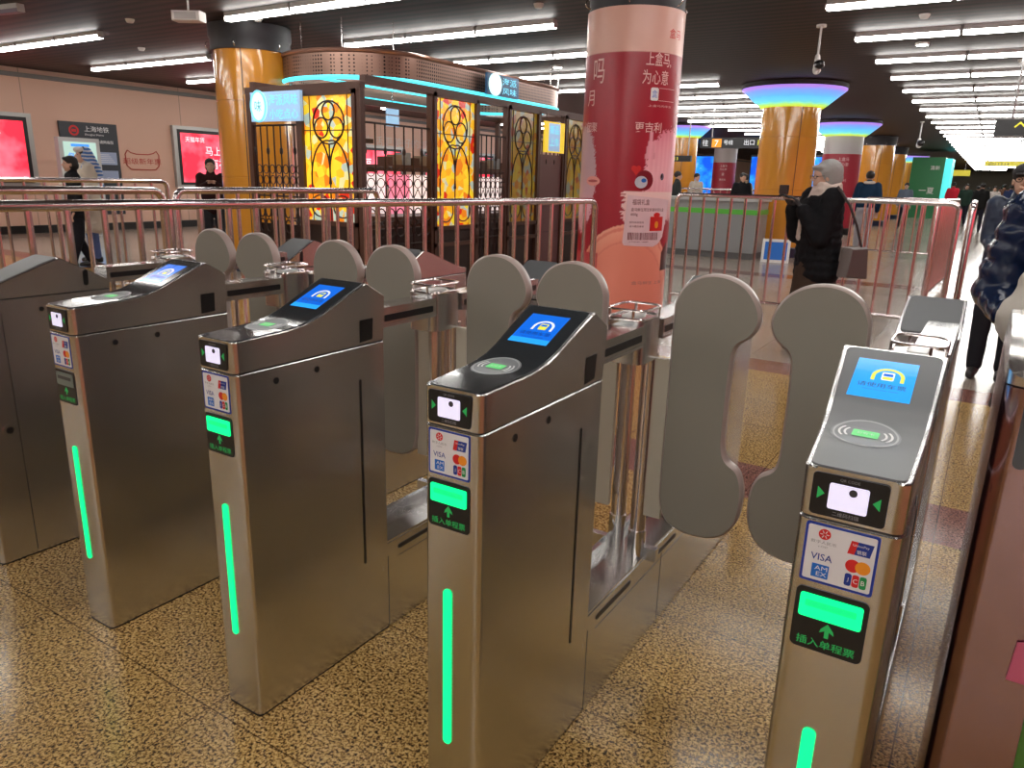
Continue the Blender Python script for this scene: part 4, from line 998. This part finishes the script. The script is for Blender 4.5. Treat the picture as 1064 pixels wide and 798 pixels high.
def booth():
    g = thing('service_booth', 'grey service booth with a green stripe behind the barrier, left of the fan-topped yellow column', 'booth', (-5.1, 13.5, 0))
    BG = mat('booth_grey', (.30, .31, .31), .35); m = MB(); m.box(0, 2.15, 0, .8, .12, 1.08, BG); m.box(.03, 2.12, .03, .77, 0, .12, mat('booth_kick', (.12, .12, .12), .5)); m.build('booth_body', g)
    m = MB(); m.box(-.01, 2.16, -.012, .81, .84, .93, mat('booth_green', (.12, .55, .06), .4)); m.build('green_stripe', g)
    m = MB(); m.box(-.05, 2.2, -.06, .84, 1.08, 1.13, mat('booth_top', (.5, .5, .5), .3)); m.build('counter_top', g)
    g = thing('floor_notice', 'white edged blue notice board leaning on the floor beside the service booth', 'sign', (-2.75, 13.35, 0), .2)
    m = MB(); T = lambda u, v, d=0: (u, d+.35*v, v); m.prism([(0, 0), (.5, 0), (.5, .42), (0, .42)], 0, .03, T, WHITE); m.flat([(.05, .05), (.45, .05), (.45, .37), (.05, .37)], T, BLUEP, -.002); m.build('notice_board', g)
    m = MB(); m.tube([(.25, .36, .01), (.25, .15, .36)], .015, DARKGREY, 6); m.build('prop', g)
    g = thing('green_display_stand', 'tall green display stand with a cyan lit side, far off beside the yellow columns', 'display stand', (-3.15, 42.5, 0))
    m = MB(); m.box(0, 1.45, 0, 2.5, 0, 2.95, mat('stand_green', (.02, .20, .07), .4)); T = lambda u, v, d=0: (u, -d, v); m.text('清新', .85, 2.35, T, WHP, h=.2, d=.01); m.text('一夏', .5, 1.2, T, WHP, h=.3, d=.01); m.build('casing', g, smooth=False)
    m = MB(); m.box(1.45, 1.75, .1, 2.4, .1, 2.9, emis('stand_cyan', (.10, .85, .85), .9)); m.build('lit_side', g)
booth()
def ceiling_bits():
    def cctv(x, y, zl, label, s=1.):
        g = thing('security_camera', label, 'camera', (x, y, 0), .9)
        m = MB(); m.tube([(0, 0, 3.3), (0, 0, zl+.12)], .014*s, WHITE, 10); m.tube([(0, 0, 3.3), (0, 0, 3.27)], .06, WHITE, 12); m.build('pole', g)
        m = MB(); m.cap((0, 0, zl+.10), .03*s, (0, -.01, zl-.06), .05*s, WHITE); m.build('bracket', g)
        m = MB(); m.cap((-.04, -.07, zl-.0), .05*s, (-.06, -.13, zl-.01), .055*s, BLACK); m.build('dome', g)
    cctv(-1.33, 9.33, 2.84, 'black dome security camera on a white ceiling pole, nearest one')
    cctv(-1.41, 24.6, 2.70, 'distant security camera on a thin white pole over the far columns', 1.6)
    cctv(-6.2, 17.2, 2.60, 'security camera on a pole above the blue screens, beside the overhead sign')
    g = thing('ceiling_speaker_box', 'white box hanging from the dark ceiling left of the yellow column', 'speaker', (-7.55, 4.95, 3.12), .5)
    m = MB(); m.bev([(-.17, -.05), (.17, -.05), (.17, .06), (-.17, .06)], -.09, .09, .012, lambda u, v, d: (u, d, v), mat('off_white', (.62, .58, .56), .5)); m.build('speaker_body', g)
    m = MB(); m.box(-.13, .13, -.094, -.09, -.035, .04, mat('speaker_mesh', (.38, .35, .34), .6)); m.build('front_mesh', g)
    m = MB(); m.tube([(0, 0, .06), (0, 0, .18)], .012, WHITE, 6); m.build('stem', g)
    for k, (x, y) in enumerate(((-11.44, 6.79), (-7.6, 6.0), (-3.9, 6.87), (-9.3, 5.3), (-.2, 9.2), (.8, 13.1))):
        m = MB(); m.lathe([(.0, -.05), (.04, -.045), (.055, -.02), (.06, 0)], (0, 0, 0), WHITE, 16); o = m.build('smoke_detector', None, (x, y, 3.3)); tag(o, 'small white smoke detector on the dark ceiling', 'smoke detector', 'ceiling smoke detectors')
    for k, (x, y) in enumerate(((-.37, 11.1), (-6.02, 11.1), (.2, 21.0))):
        g = thing('downlight', ('bright round downlight between strip lamps at upper right', 'bright round downlight above the canopy ring', 'bright distant downlight over the walkway')[k], 'ceiling light', (x, y, 3.3))
        m = MB(); m.lathe([(.09, -.03), (.09, 0)], (0, 0, 0), WHITE, 20); m.build('trim_ring', g)
        m = MB(); m.lathe([(0.0, -.045), (.07, -.03)], (0, 0, 0), emis('downlight_glow', (1, .98, .95), 40), 20); m.build('bulb', g)
    g = thing('unlit_strip_lamp', 'unlit purple-grey ceiling strip at the top left corner', 'ceiling light', (-10.25, 4.05, 3.2), .12)
    for nm, me, mm in (('housing', lamp_me[0], None), ('diffuser', lamp_me[1], mat('unlit_diffuser', (.22, .18, .26), .4))):
        me2 = me.copy()
        if mm: me2.materials[0] = mm
        o = bpy.data.objects.new(nm, me2); COL.objects.link(o); o.parent = g
ceiling_bits()

# ------------------------------------------------------------------ people
def remesh(mb, name, m, parent, vox, smooth=6, disp=None):
    o = mb.build('tmp'); md = o.modifiers.new('r', 'REMESH'); md.mode = 'VOXEL'; md.voxel_size = vox; md.use_smooth_shade = True
    s = o.modifiers.new('s', 'SMOOTH'); s.iterations = smooth; s.factor = .5
    if disp:
        tx = bpy.data.textures.new('folds', 'CLOUDS'); tx.noise_scale = disp[0]; d = o.modifiers.new('d', 'DISPLACE'); d.texture = tx; d.strength = disp[1]; d.mid_level = .5
    bpy.context.view_layer.update()
    me = bpy.data.meshes.new_from_object(o.evaluated_get(bpy.context.evaluated_depsgraph_get()))
    me.name = name; me.materials.clear(); me.materials.append(m)
    for p in me.polygons: p.material_index = 0; p.use_smooth = True
    bpy.data.objects.remove(o)
    q = bpy.data.objects.new(name, me); COL.objects.link(q); q.parent = parent; return q
SKIN = mat('skin', (.55, .33, .24), .5); BLK = mat('x', (0, 0, 0), .5)
def clothm(name, col, rough=.85):
    m = mat(name, col, rough)
    if rough > .55: m.node_tree.nodes['Principled BSDF'].inputs['Specular IOR Level'].default_value = .12
    return m
DEF = dict(hipL=(-.09, 0, .90), kneeL=(-.10, .02, .49), ankL=(-.10, 0, .09), hipR=(.09, 0, .90), kneeR=(.10, .02, .49), ankR=(.10, 0, .09),
           shL=(-.17, 0, 1.40), elL=(-.24, -.03, 1.13), haL=(-.23, .08, .88), shR=(.17, 0, 1.40), elR=(.24, -.03, 1.13), haR=(.23, .08, .88), look=(0, 0), feetL=0., feetR=0.)
def hand(mb, wrist, d, m, side, s=1.):
    """palm, four unequal bent fingers and a thumb from the side of the palm; d = direction"""
    w = Vector(wrist); d = Vector(d).normalized(); a = d.cross(Vector((0, 0, 1))); a = a.normalized() if a.length > .1 else Vector((1, 0, 0)); n = a.cross(d).normalized()
    p = w+d*.045*s
    for k in (-1.5, -.5, .5, 1.5): mb.cap(w+a*k*.009*s, .017*s, w+d*.08*s+a*k*.017*s, .0125*s, m, 8)
    for k, L in zip((-1.5, -.5, .5, 1.5), (.060, .075, .080, .070)):
        b = w+d*.082*s+a*k*.019*s; c = b+d*L*.5*s-n*.010*s; e = c+d*L*.38*s-n*.026*s
        mb.cap(b, .0095*s, c, .0088*s, m, 8); mb.cap(c, .0088*s, e, .0075*s, m, 8)
    b = w+d*.025*s+a*side*.026*s; c = b+(d*.6+a*side*.8).normalized()*.040*s; e = c+(d*.9+a*side*.25).normalized()*.032*s
    mb.cap(b, .0125*s, c, .0105*s, m, 8); mb.cap(c, .0105*s, e, .0085*s, m, 8)
def person(label, loc, head, H=1.7, pose=None, top=(.02, .02, .02), toplen=.80, bottom=(.03, .03, .035), shoes=(.02, .02, .02), hair=(.01, .008, .007), hairlen='short', puffy=False,
           vox=.014, group=None, extras=None, toprough=.8, bulk=1.0, face=True, skirt=False, hairvol=1., name='person'):
    P = dict(DEF); P.update(pose or {}); V = {k: Vector(v) for k, v in P.items() if isinstance(v, tuple) and len(v) == 3}
    g = thing(name, label, 'person', loc, head, group); s = H/1.7; g.scale = (s, s, s)
    lean = Vector(P.get('lean', (0, 0, 0)))
    hc = Vector((0, .02, 1.585))+lean; yw, pt = P['look']; HR = Matrix.Rotation(yw, 3, 'Z') @ Matrix.Rotation(pt, 3, 'X')
    hp = lambda x, y, z: tuple(hc+HR @ Vector((x, y, z)))
    b = MB(); m = SKIN
    b.ell(tuple(hc+HR @ Vector((0, -.012, .025))), (.074, .094, .092), m, HR); b.ell(hp(0, .018, -.035), (.058, .068, .078), m, HR)
    b.ell(hp(0, .045, -.085), (.032, .032, .026), m, HR, 10, 8)
    b.cap(hp(0, .076, .018), .010, hp(0, .100, -.014), .0135, m, 8); b.ell(hp(0, .082, -.052), (.024, .012, .011), m, HR, 10, 8)
    for sx in (-1, 1): b.ell(hp(sx*.074, -.008, -.01), (.012, .020, .032), m, HR, 10, 8)
    b.cap(tuple(Vector((0, -.012, 1.42))+lean*.8), .055, tuple(hc+Vector((0, -.015, -.06))), .050, m)
    b.ell((lean.x*.8, lean.y*.8-.005, 1.28), (.155, .095, .17), m); b.ell((lean.x*.4, 0, 1.08), (.13, .09, .16), m); b.ell((0, -.01, .93), (.155, .105, .12), m)
    for S, sd in (('L', -1), ('R', 1)):
        sh = V['sh'+S]+lean*.8; b.cap(sh, .052, V['el'+S], .038, m); b.cap(V['el'+S], .038, V['ha'+S], .027, m)
        d = V['ha'+S]-V['el'+S]; d = Vector(P.get('hd'+S, tuple(d))); hand(b, V['ha'+S], d, m, -sd if P.get('thumbin', 1) else sd)
        b.cap(V['hip'+S], .082, V['knee'+S], .055, m); b.cap(V['knee'+S], .052, V['ank'+S], .036, m)
        fd = Vector((sin(P['feet'+S]), cos(P['feet'+S]), 0)); b.cap(V['ank'+S]+Vector((0, 0, -.04))-fd*.03, .036, V['ank'+S]+Vector((0, 0, -.058))+fd*.15, .026, m)
    remesh(b, 'body', m, g, min(vox, .008) if vox < .02 else vox, 3)
    # trousers or skirt
    bm_ = clothm(label[:60]+'_bottom', bottom); c = MB()
    if skirt:
        c.lathe([(.001, .31), (.20, .30), (.215, .30), (.21, .40), (.195, .6), (.18, .80), (.15, .97), (.001, .98)], (0, 0, 0), bm_, 28)
        for S in 'LR': c.cap(V['knee'+S]+Vector((0, 0, -.05)), .058, V['ank'+S]+Vector((0, 0, .02)), .045, bm_)
    else:
        c.ell((0, -.01, .93), (.172, .122, .12), bm_)
        for S in 'LR':
            c.cap(V['hip'+S], .100, V['knee'+S], .074, bm_); c.cap(V['knee'+S], .074, V['ank'+S]+Vector((0, 0, .01)), .060, bm_)
    remesh(c, 'skirt' if skirt else 'trousers', bm_, g, vox, 4, (.06, .012) if vox < .02 else None)
    # shoes
    sm = mat(label[:60]+'_shoe', shoes, .5)
    for S in 'LR':
        c = MB(); fd = Vector((sin(P['feet'+S]), cos(P['feet'+S]), 0)); a = V['ank'+S]
        c.cap(a+Vector((0, 0, -.030))-fd*.035, .046, a+Vector((0, 0, -.052))+fd*.15, .036, sm); c.cap(a+Vector((0, 0, -.06))-fd*.05, .028, a+Vector((0, 0, -.062))+fd*.16, .026, sm); c.cap(a, .044, a+Vector((0, 0, .05)), .046, sm)
        remesh(c, 'shoe', sm, g, min(vox, .01), 3)
    # jacket
    tm = clothm(label[:60]+'_top%d' % int(top[0]*999), top, toprough); c = MB(); B = bulk
    c.ell((lean.x*.85, lean.y*.85-.005, 1.30), (.185*B, .125*B, .165), tm)
    z = 1.30
    while z > toplen+.06:
        k = (1.30-z)/(1.30-toplen); w_ = .17+.015*k; c.ell((lean.x*(1-k)*.8, -.005+lean.y*(1-k)*.8, z), ((w_+.012)*B, (.125+.008*k)*B, .075 if puffy else .12), tm); z -= .085 if puffy else .07
    c.cap(tuple(Vector((0, -.012, 1.40))+lean*.8), .085, tuple(Vector((0, -.010, 1.475))+lean*.9), .072, tm)
    for S, sd in (('L', -1), ('R', 1)):
        sh = V['sh'+S]+lean*.8; el = V['el'+S]; ha = V['ha'+S]
        if puffy:
            for p, q, n in ((sh, el, 4), (el, ha, 4)):
                for k in range(n+1):
                    t = k/n; pp = p.lerp(q, t); rr = .082*B if p is sh else (.078-.018*t)*B; c.ell(tuple(pp), (rr, rr, rr*.85), tm, None, 12, 8)
        c.cap(sh, .078*B, el, .060*B, tm); c.cap(el, .060*B, ha-(ha-el).normalized()*.02, .047*B, tm)
    remesh(c, 'puffer_jacket' if puffy else 'jacket', tm, g, vox, 3 if puffy else 5, (.045, .016) if vox < .02 else None)
    # hair
    hm = mat(label[:60]+'_hair', hair, .6); c = MB()
    c.ell(tuple(hc+HR @ Vector((0, -.028-(hairvol-1)*.14, .042))), (.088*hairvol, .104*hairvol, .090*hairvol), hm, HR)
    if hairlen == 'bob': c.ell(tuple(hc+HR @ Vector((0, -.050-(hairvol-1)*.12, -.015))), (.090*hairvol, .085*hairvol, .085*hairvol), hm, HR); c.ell(tuple(hc+HR @ Vector((0, .045, .085))), (.06*hairvol, .042, .028), hm, HR)
    if hairlen == 'tail': c.ell(tuple(hc+HR @ Vector((0, -.10, .0))), (.035, .045, .06), hm, HR)
    remesh(c, 'hair', hm, g, min(vox, .010), 2, (.02, .008))
    if face:
        c = MB()
        for sx in (-1, 1): c.ell(hp(sx*.029, .0665, .012), (.011, .008, .006), mat('eye_dark', (.02, .015, .012), .3), HR, 10, 8)
        c.build('eyes', g)
    if extras: extras(g, P, V, hp, HR, vox)
    return g
def woman_extras(g, P, V, hp, HR, vox):
    SCF = mat('scarf_cream', (.62, .50, .44), .9); c = MB()
    for k, (r, z) in enumerate(((.105, 1.425), (.10, 1.465), (.092, 1.505))):
        for a in range(16): t = a*pi/8; c.ell((r*cos(t), r*sin(t)*.95-.005, z+.012*sin(t*3+k)), (.042, .042, .034), SCF, None, 8, 6)
    c.cap((.03, .09, 1.43), .045, (.05, .16, 1.24), .035, SCF); c.cap((.05, .16, 1.24), .035, (.06, .17, 1.05), .03, SCF)
    remesh(c, 'scarf', SCF, g, .010, 2, (.03, .012))
    c = MB(); F = mat('glasses_frame', (.02, .015, .015), .3)
    for sx in (-1, 1):
        c.tube([hp(sx*.032+.021*cos(t), .088, .010+.017*sin(t)) for t in [2*pi*k/16 for k in range(16)]], .0025, F, 6, True); c.tube([hp(sx*.054, .086, .014), hp(sx*.078, 0, .012)], .0025, F, 6)
    c.tube([hp(-.011, .090, .012), hp(.011, .090, .012)], .0025, F, 6); c.build('glasses', g)
    GL = mat('glove_charcoal', (.035, .035, .04), .8)
    for S, sd in (('L', -1), ('R', 1)):
        c = MB(); d = Vector(P.get('hd'+S, tuple(V['ha'+S]-V['el'+S]))); hand(c, V['ha'+S], d, GL, -sd, 1.16); remesh(c, 'glove', GL, g, .0045, 2)
def woman():
    pose = dict(elL=(-.20, .12, 1.06), haL=(-.08, .25, 1.31), elR=(.20, .13, 1.07), haR=(.08, .26, 1.32), hdL=(.2, .6, .75), hdR=(-.2, .6, .75), look=(.0, -.12), kneeL=(-.1, .02, .49), lean=(0, .03, 0))
    g = person('grey-haired person in black coat and cream scarf raising a phone behind the barrier', (-.36, 5.68, 0), 0, 1.57, pose, (.010, .010, .012), .66, (.055, .035, .025), hair=(.30, .29, .28), hairlen='bob', vox=.011, extras=woman_extras, bulk=1.36, skirt=True, hairvol=1.22)
    g.rotation_euler.z = atan2(.847, -.532)+radians(8)          # faces to the left of the photo
    R = Matrix.Rotation(g.rotation_euler.z, 3, 'Z'); L = lambda x, y, z: tuple(Vector((-.36, 5.68, 0))+R @ (Vector((x, y, z))*1.57/1.7))
    ph = thing('mobile_phone', 'dark mobile phone held up by the grey-haired person in gloves', 'phone', L(0, .40, 1.47), g.rotation_euler.z)
    m = MB(); m.bev(rrect(-.075, .075, -.037, .037, .008, 3), -.005, .005, .002, lambda u, v, d: (u, d, v), BLACK); m.build('phone_body', ph)
    m = MB(); m.prism(rrect(-.069, .069, -.032, .032, .004, 3), -.0062, -.005, lambda u, v, d: (u, d, v), mat('phone_glass', (.1, .12, .14), .1, 0, (.3, .4, .5), .4)); m.build('phone_screen', ph)
    bag = thing('shoulder_bag', 'grey-brown shoulder bag hanging at the hip of the grey-haired person', 'bag', L(-.33, -.16, .86), g.rotation_euler.z+.5)
    BM = mat('bag_taupe', (.11, .085, .08), .6); m = MB(); m.bev([(-.16, -.13), (.17, -.10), (.13, .13), (-.11, .13)], -.045, .045, .016, lambda u, v, d: (d, u, v), BM); m.build('bag_body', bag)
    m = MB(); m.bev([(-.13, .02), (.14, .02), (.13, .135), (-.11, .135)], .045, .055, .004, lambda u, v, d: (d, u, v), mat('bag_flap', (.14, .11, .10), .6)); m.build('bag_flap', bag)
    m = MB(); m.tube([(0, -.08, .13), (.02, .0, .30), (.06, .08, .46), (.16, .12, .60)], .010, mat('bag_strap', (.05, .035, .035), .6), 6); m.build('strap', bag)
woman()
def jacket_back(g, P, V, hp, HR, vox):
    c = MB(); CM = mat('collar_cream', (.6, .55, .5), .9)
    for a in range(14): t = a*pi/7; c.ell((.085*cos(t), .085*sin(t), 1.47), (.035, .035, .035), CM, None, 8, 6)
    remesh(c, 'collar', CM, g, .014, 2)
person('person in dark blue jacket and pale trousers walking away beyond the barrier', (-1.60, 17.3, 0), .15, 1.74, dict(kneeL=(-.1, .10, .50), ankL=(-.09, .16, .10), ankR=(.09, -.12, .10)), (.012, .035, .075), .92, (.38, .38, .42), shoes=(.25, .15, .08), extras=jacket_back, vox=.014, bulk=1.1)
def undercoat(g, P, V, hp, HR, vox):
    c = MB(); UM = mat('undercoat_black', (.012, .009, .010), .5); c.lathe([(.001, .76), (.215, .76), (.20, .9), (.18, 1.05), (.001, 1.06)], (0, 0, 0), UM, 24); remesh(c, 'long_coat', UM, g, .012, 2, (.06, .02))
person('person in glossy navy puffer jacket and black trousers, cut off by the right edge', (1.14, 1.72, 0), 2.6, 1.61, dict(shL=(-.23, 0, 1.40), shR=(.23, 0, 1.40), elR=(.29, .0, 1.13), haR=(.15, .10, 1.05), elL=(-.29, .0, 1.13), haL=(-.15, .10, 1.05), hdL=(.5, -.2, -1), hdR=(-.5, -.2, -1)), (.006, .014, .045), .97, (.006, .006, .007), puffy=True, toprough=.22, bulk=1.04, vox=.010, extras=undercoat)
person('person in cream puffer coat at the right edge, elbow just behind the steel cabinet', (1.26, 1.0, 0), .2, 1.68, dict(elL=(-.31, -.10, 1.14), haL=(-.20, .14, 1.12)), (.46, .42, .37), .70, (.02, .02, .025), puffy=True, toprough=.6, bulk=1.12, vox=.012)
def cap_extras(g, P, V, hp, HR, vox):
    c = MB(); M_ = mat('cap_black', (.015, .015, .018), .7); c.ell(hp(0, -.012, .065), (.094, .108, .072), M_, HR); c.ell(hp(0, .10, .052), (.06, .06, .010), M_, HR, 12, 6); c.build('cap', g)
    c = MB(); F = mat('glasses_frame', (.02, .015, .015), .3)
    for sx in (-1, 1): c.tube([hp(sx*.032+.022*cos(t), .088, .010+.018*sin(t)) for t in [2*pi*k/14 for k in range(14)]], .003, F, 5, True)
    c.tube([hp(-.010, .090, .012), hp(.010, .090, .012)], .003, F, 5); c.build('glasses', g)
person('person in black cap and glasses with navy jacket, behind the puffer jacket at right', (.99, 5.6, 0), 3.05, 1.57, dict(shL=(-.15, 0, 1.40), shR=(.15, 0, 1.40), elL=(-.17, .02, 1.14), elR=(.17, .02, 1.14), haL=(-.10, .2, 1.05), haR=(.10, .2, 1.05)), (.01, .02, .05), .85, (.02, .02, .025), extras=cap_extras, vox=.014, toprough=.4)
def shawl(g, P, V, hp, HR, vox):
    c = MB(); SM = bpy.data.materials.new('patterned_shawl'); N, L, b = nodes(SM); tc = N.new('ShaderNodeTexCoord'); w_ = N.new('ShaderNodeTexWave'); w_.inputs['Scale'].default_value = 6; w_.inputs['Distortion'].default_value = 3; w_.bands_direction = 'Z'
    L.new(tc.outputs['Object'], w_.inputs['Vector']); r = N.new('ShaderNodeValToRGB'); r.color_ramp.interpolation = 'CONSTANT'; r.color_ramp.elements[0].color = (.08, .20, .52, 1); r.color_ramp.elements[1].color = (.60, .66, .75, 1); r.color_ramp.elements[1].position = .62
    L.new(w_.outputs['Fac'], r.inputs['Fac']); L.new(r.outputs[0], b.inputs['Base Color']); b.inputs['Roughness'].default_value = .9
    c.ell(hp(0, -.045, .02), (.105, .10, .115), SM, HR); c.cap(hp(0, -.08, -.02), .09, (0, -.12, 1.35), .11, SM); c.cap((0, -.12, 1.35), .11, (.02, -.14, 1.05), .09, SM); c.cap((-.10, .02, 1.42), .06, (-.09, .10, 1.15), .05, SM)
    remesh(c, 'head_scarf', SM, g, .014, 3)
def beret(g, P, V, hp, HR, vox):
    shawl(g, P, V, hp, HR, vox); c = MB(); c.ell(hp(0, .03, .08), (.085, .085, .05), mat('hat_white', (.65, .62, .6), .9), HR); c.build('hat', g)
person('person in cream coat with a blue and white patterned head scarf by the information stand', (-10.55, 5.15, 0), 2.85, 1.66, dict(elR=(.22, .15, 1.18), haR=(.06, .33, 1.15)), (.60, .54, .46), .45, (.10, .14, .30), hair=(.02, .015, .01), extras=beret, vox=.014, bulk=1.15)
person('black-haired person in black clothes in front of the lit information stand', (-10.05, 4.68, 0), 2.85, 1.52, dict(ankL=(-.09, .15, .09), ankR=(.09, -.15, .09)), (.012, .012, .014), .70, (.015, .015, .02), hairlen='bob', vox=.014)
person('person in dark brown clothes before the red light box, left of the yellow column', (-9.72, 6.66, 0), -2.2, 1.56, dict(elL=(-.2, .18, 1.2), haL=(-.05, .3, 1.3), elR=(.2, .18, 1.2), haR=(.05, .3, 1.3)), (.03, .012, .012), .75, (.03, .03, .035), hairlen='bob', vox=.014)
mid = [('distant person in dark coat just right of the big red column', (-6.47, 18.63), (.03, .035, .035)), ('distant person in cream coat before the blue screens', (-6.9, 21.4), (.50, .45, .38)),
       ('distant person in beige coat left of the fan-topped yellow column', (-5.72, 22.4), (.42, .33, .24)), ('distant person in black coat beside the fan-topped yellow column', (-4.9, 19.2), (.012, .012, .014))]
for l, (x, y), c in mid: person(l, (x, y, 0), random.uniform(-3, 3), 1.68, None, c, .7, (.03, .03, .04), vox=.024, face=False)
far = [('far walking person all in black beside the end of the steel barrier', (.30, 30.0), (.012, .012, .012)), ('far person in red jacket behind the distant barrier', (-.99, 38.9), (.5, .02, .04)), ('far person in grey behind the distant barrier', (-.62, 41.9), (.10, .10, .11)),
       ('far person in dark green behind the distant barrier', (-.33, 34.9), (.02, .04, .03)), ('far person in black just left of the walking person', (-.05, 39.9), (.015, .015, .018)), ('far person in pale coat right of the walking person', (.62, 36.9), (.5, .45, .42)),
       ('far person in brown coat in the crowd down the walkway', (.95, 42.9), (.12, .06, .04)), ('far person in dark blue in the crowd at the right', (1.2, 38.9), (.02, .03, .08)), ('far person in grey-blue by the yellow columns', (-2.0, 29.5), (.12, .15, .20)),
       ('farthest person in white at the end of the walkway', (.25, 47.0), (.5, .5, .5)), ('farthest person in black at the end of the walkway', (.80, 50.0), (.015, .015, .015)), ('farthest person in maroon at the end of the walkway', (-.2, 52.0), (.15, .02, .03))]
for l, (x, y), c in far: person(l, (x, y, 0), random.choice((0, pi)), random.uniform(1.6, 1.75), None, c, .8, (.02, .02, .03), vox=.03, face=False)
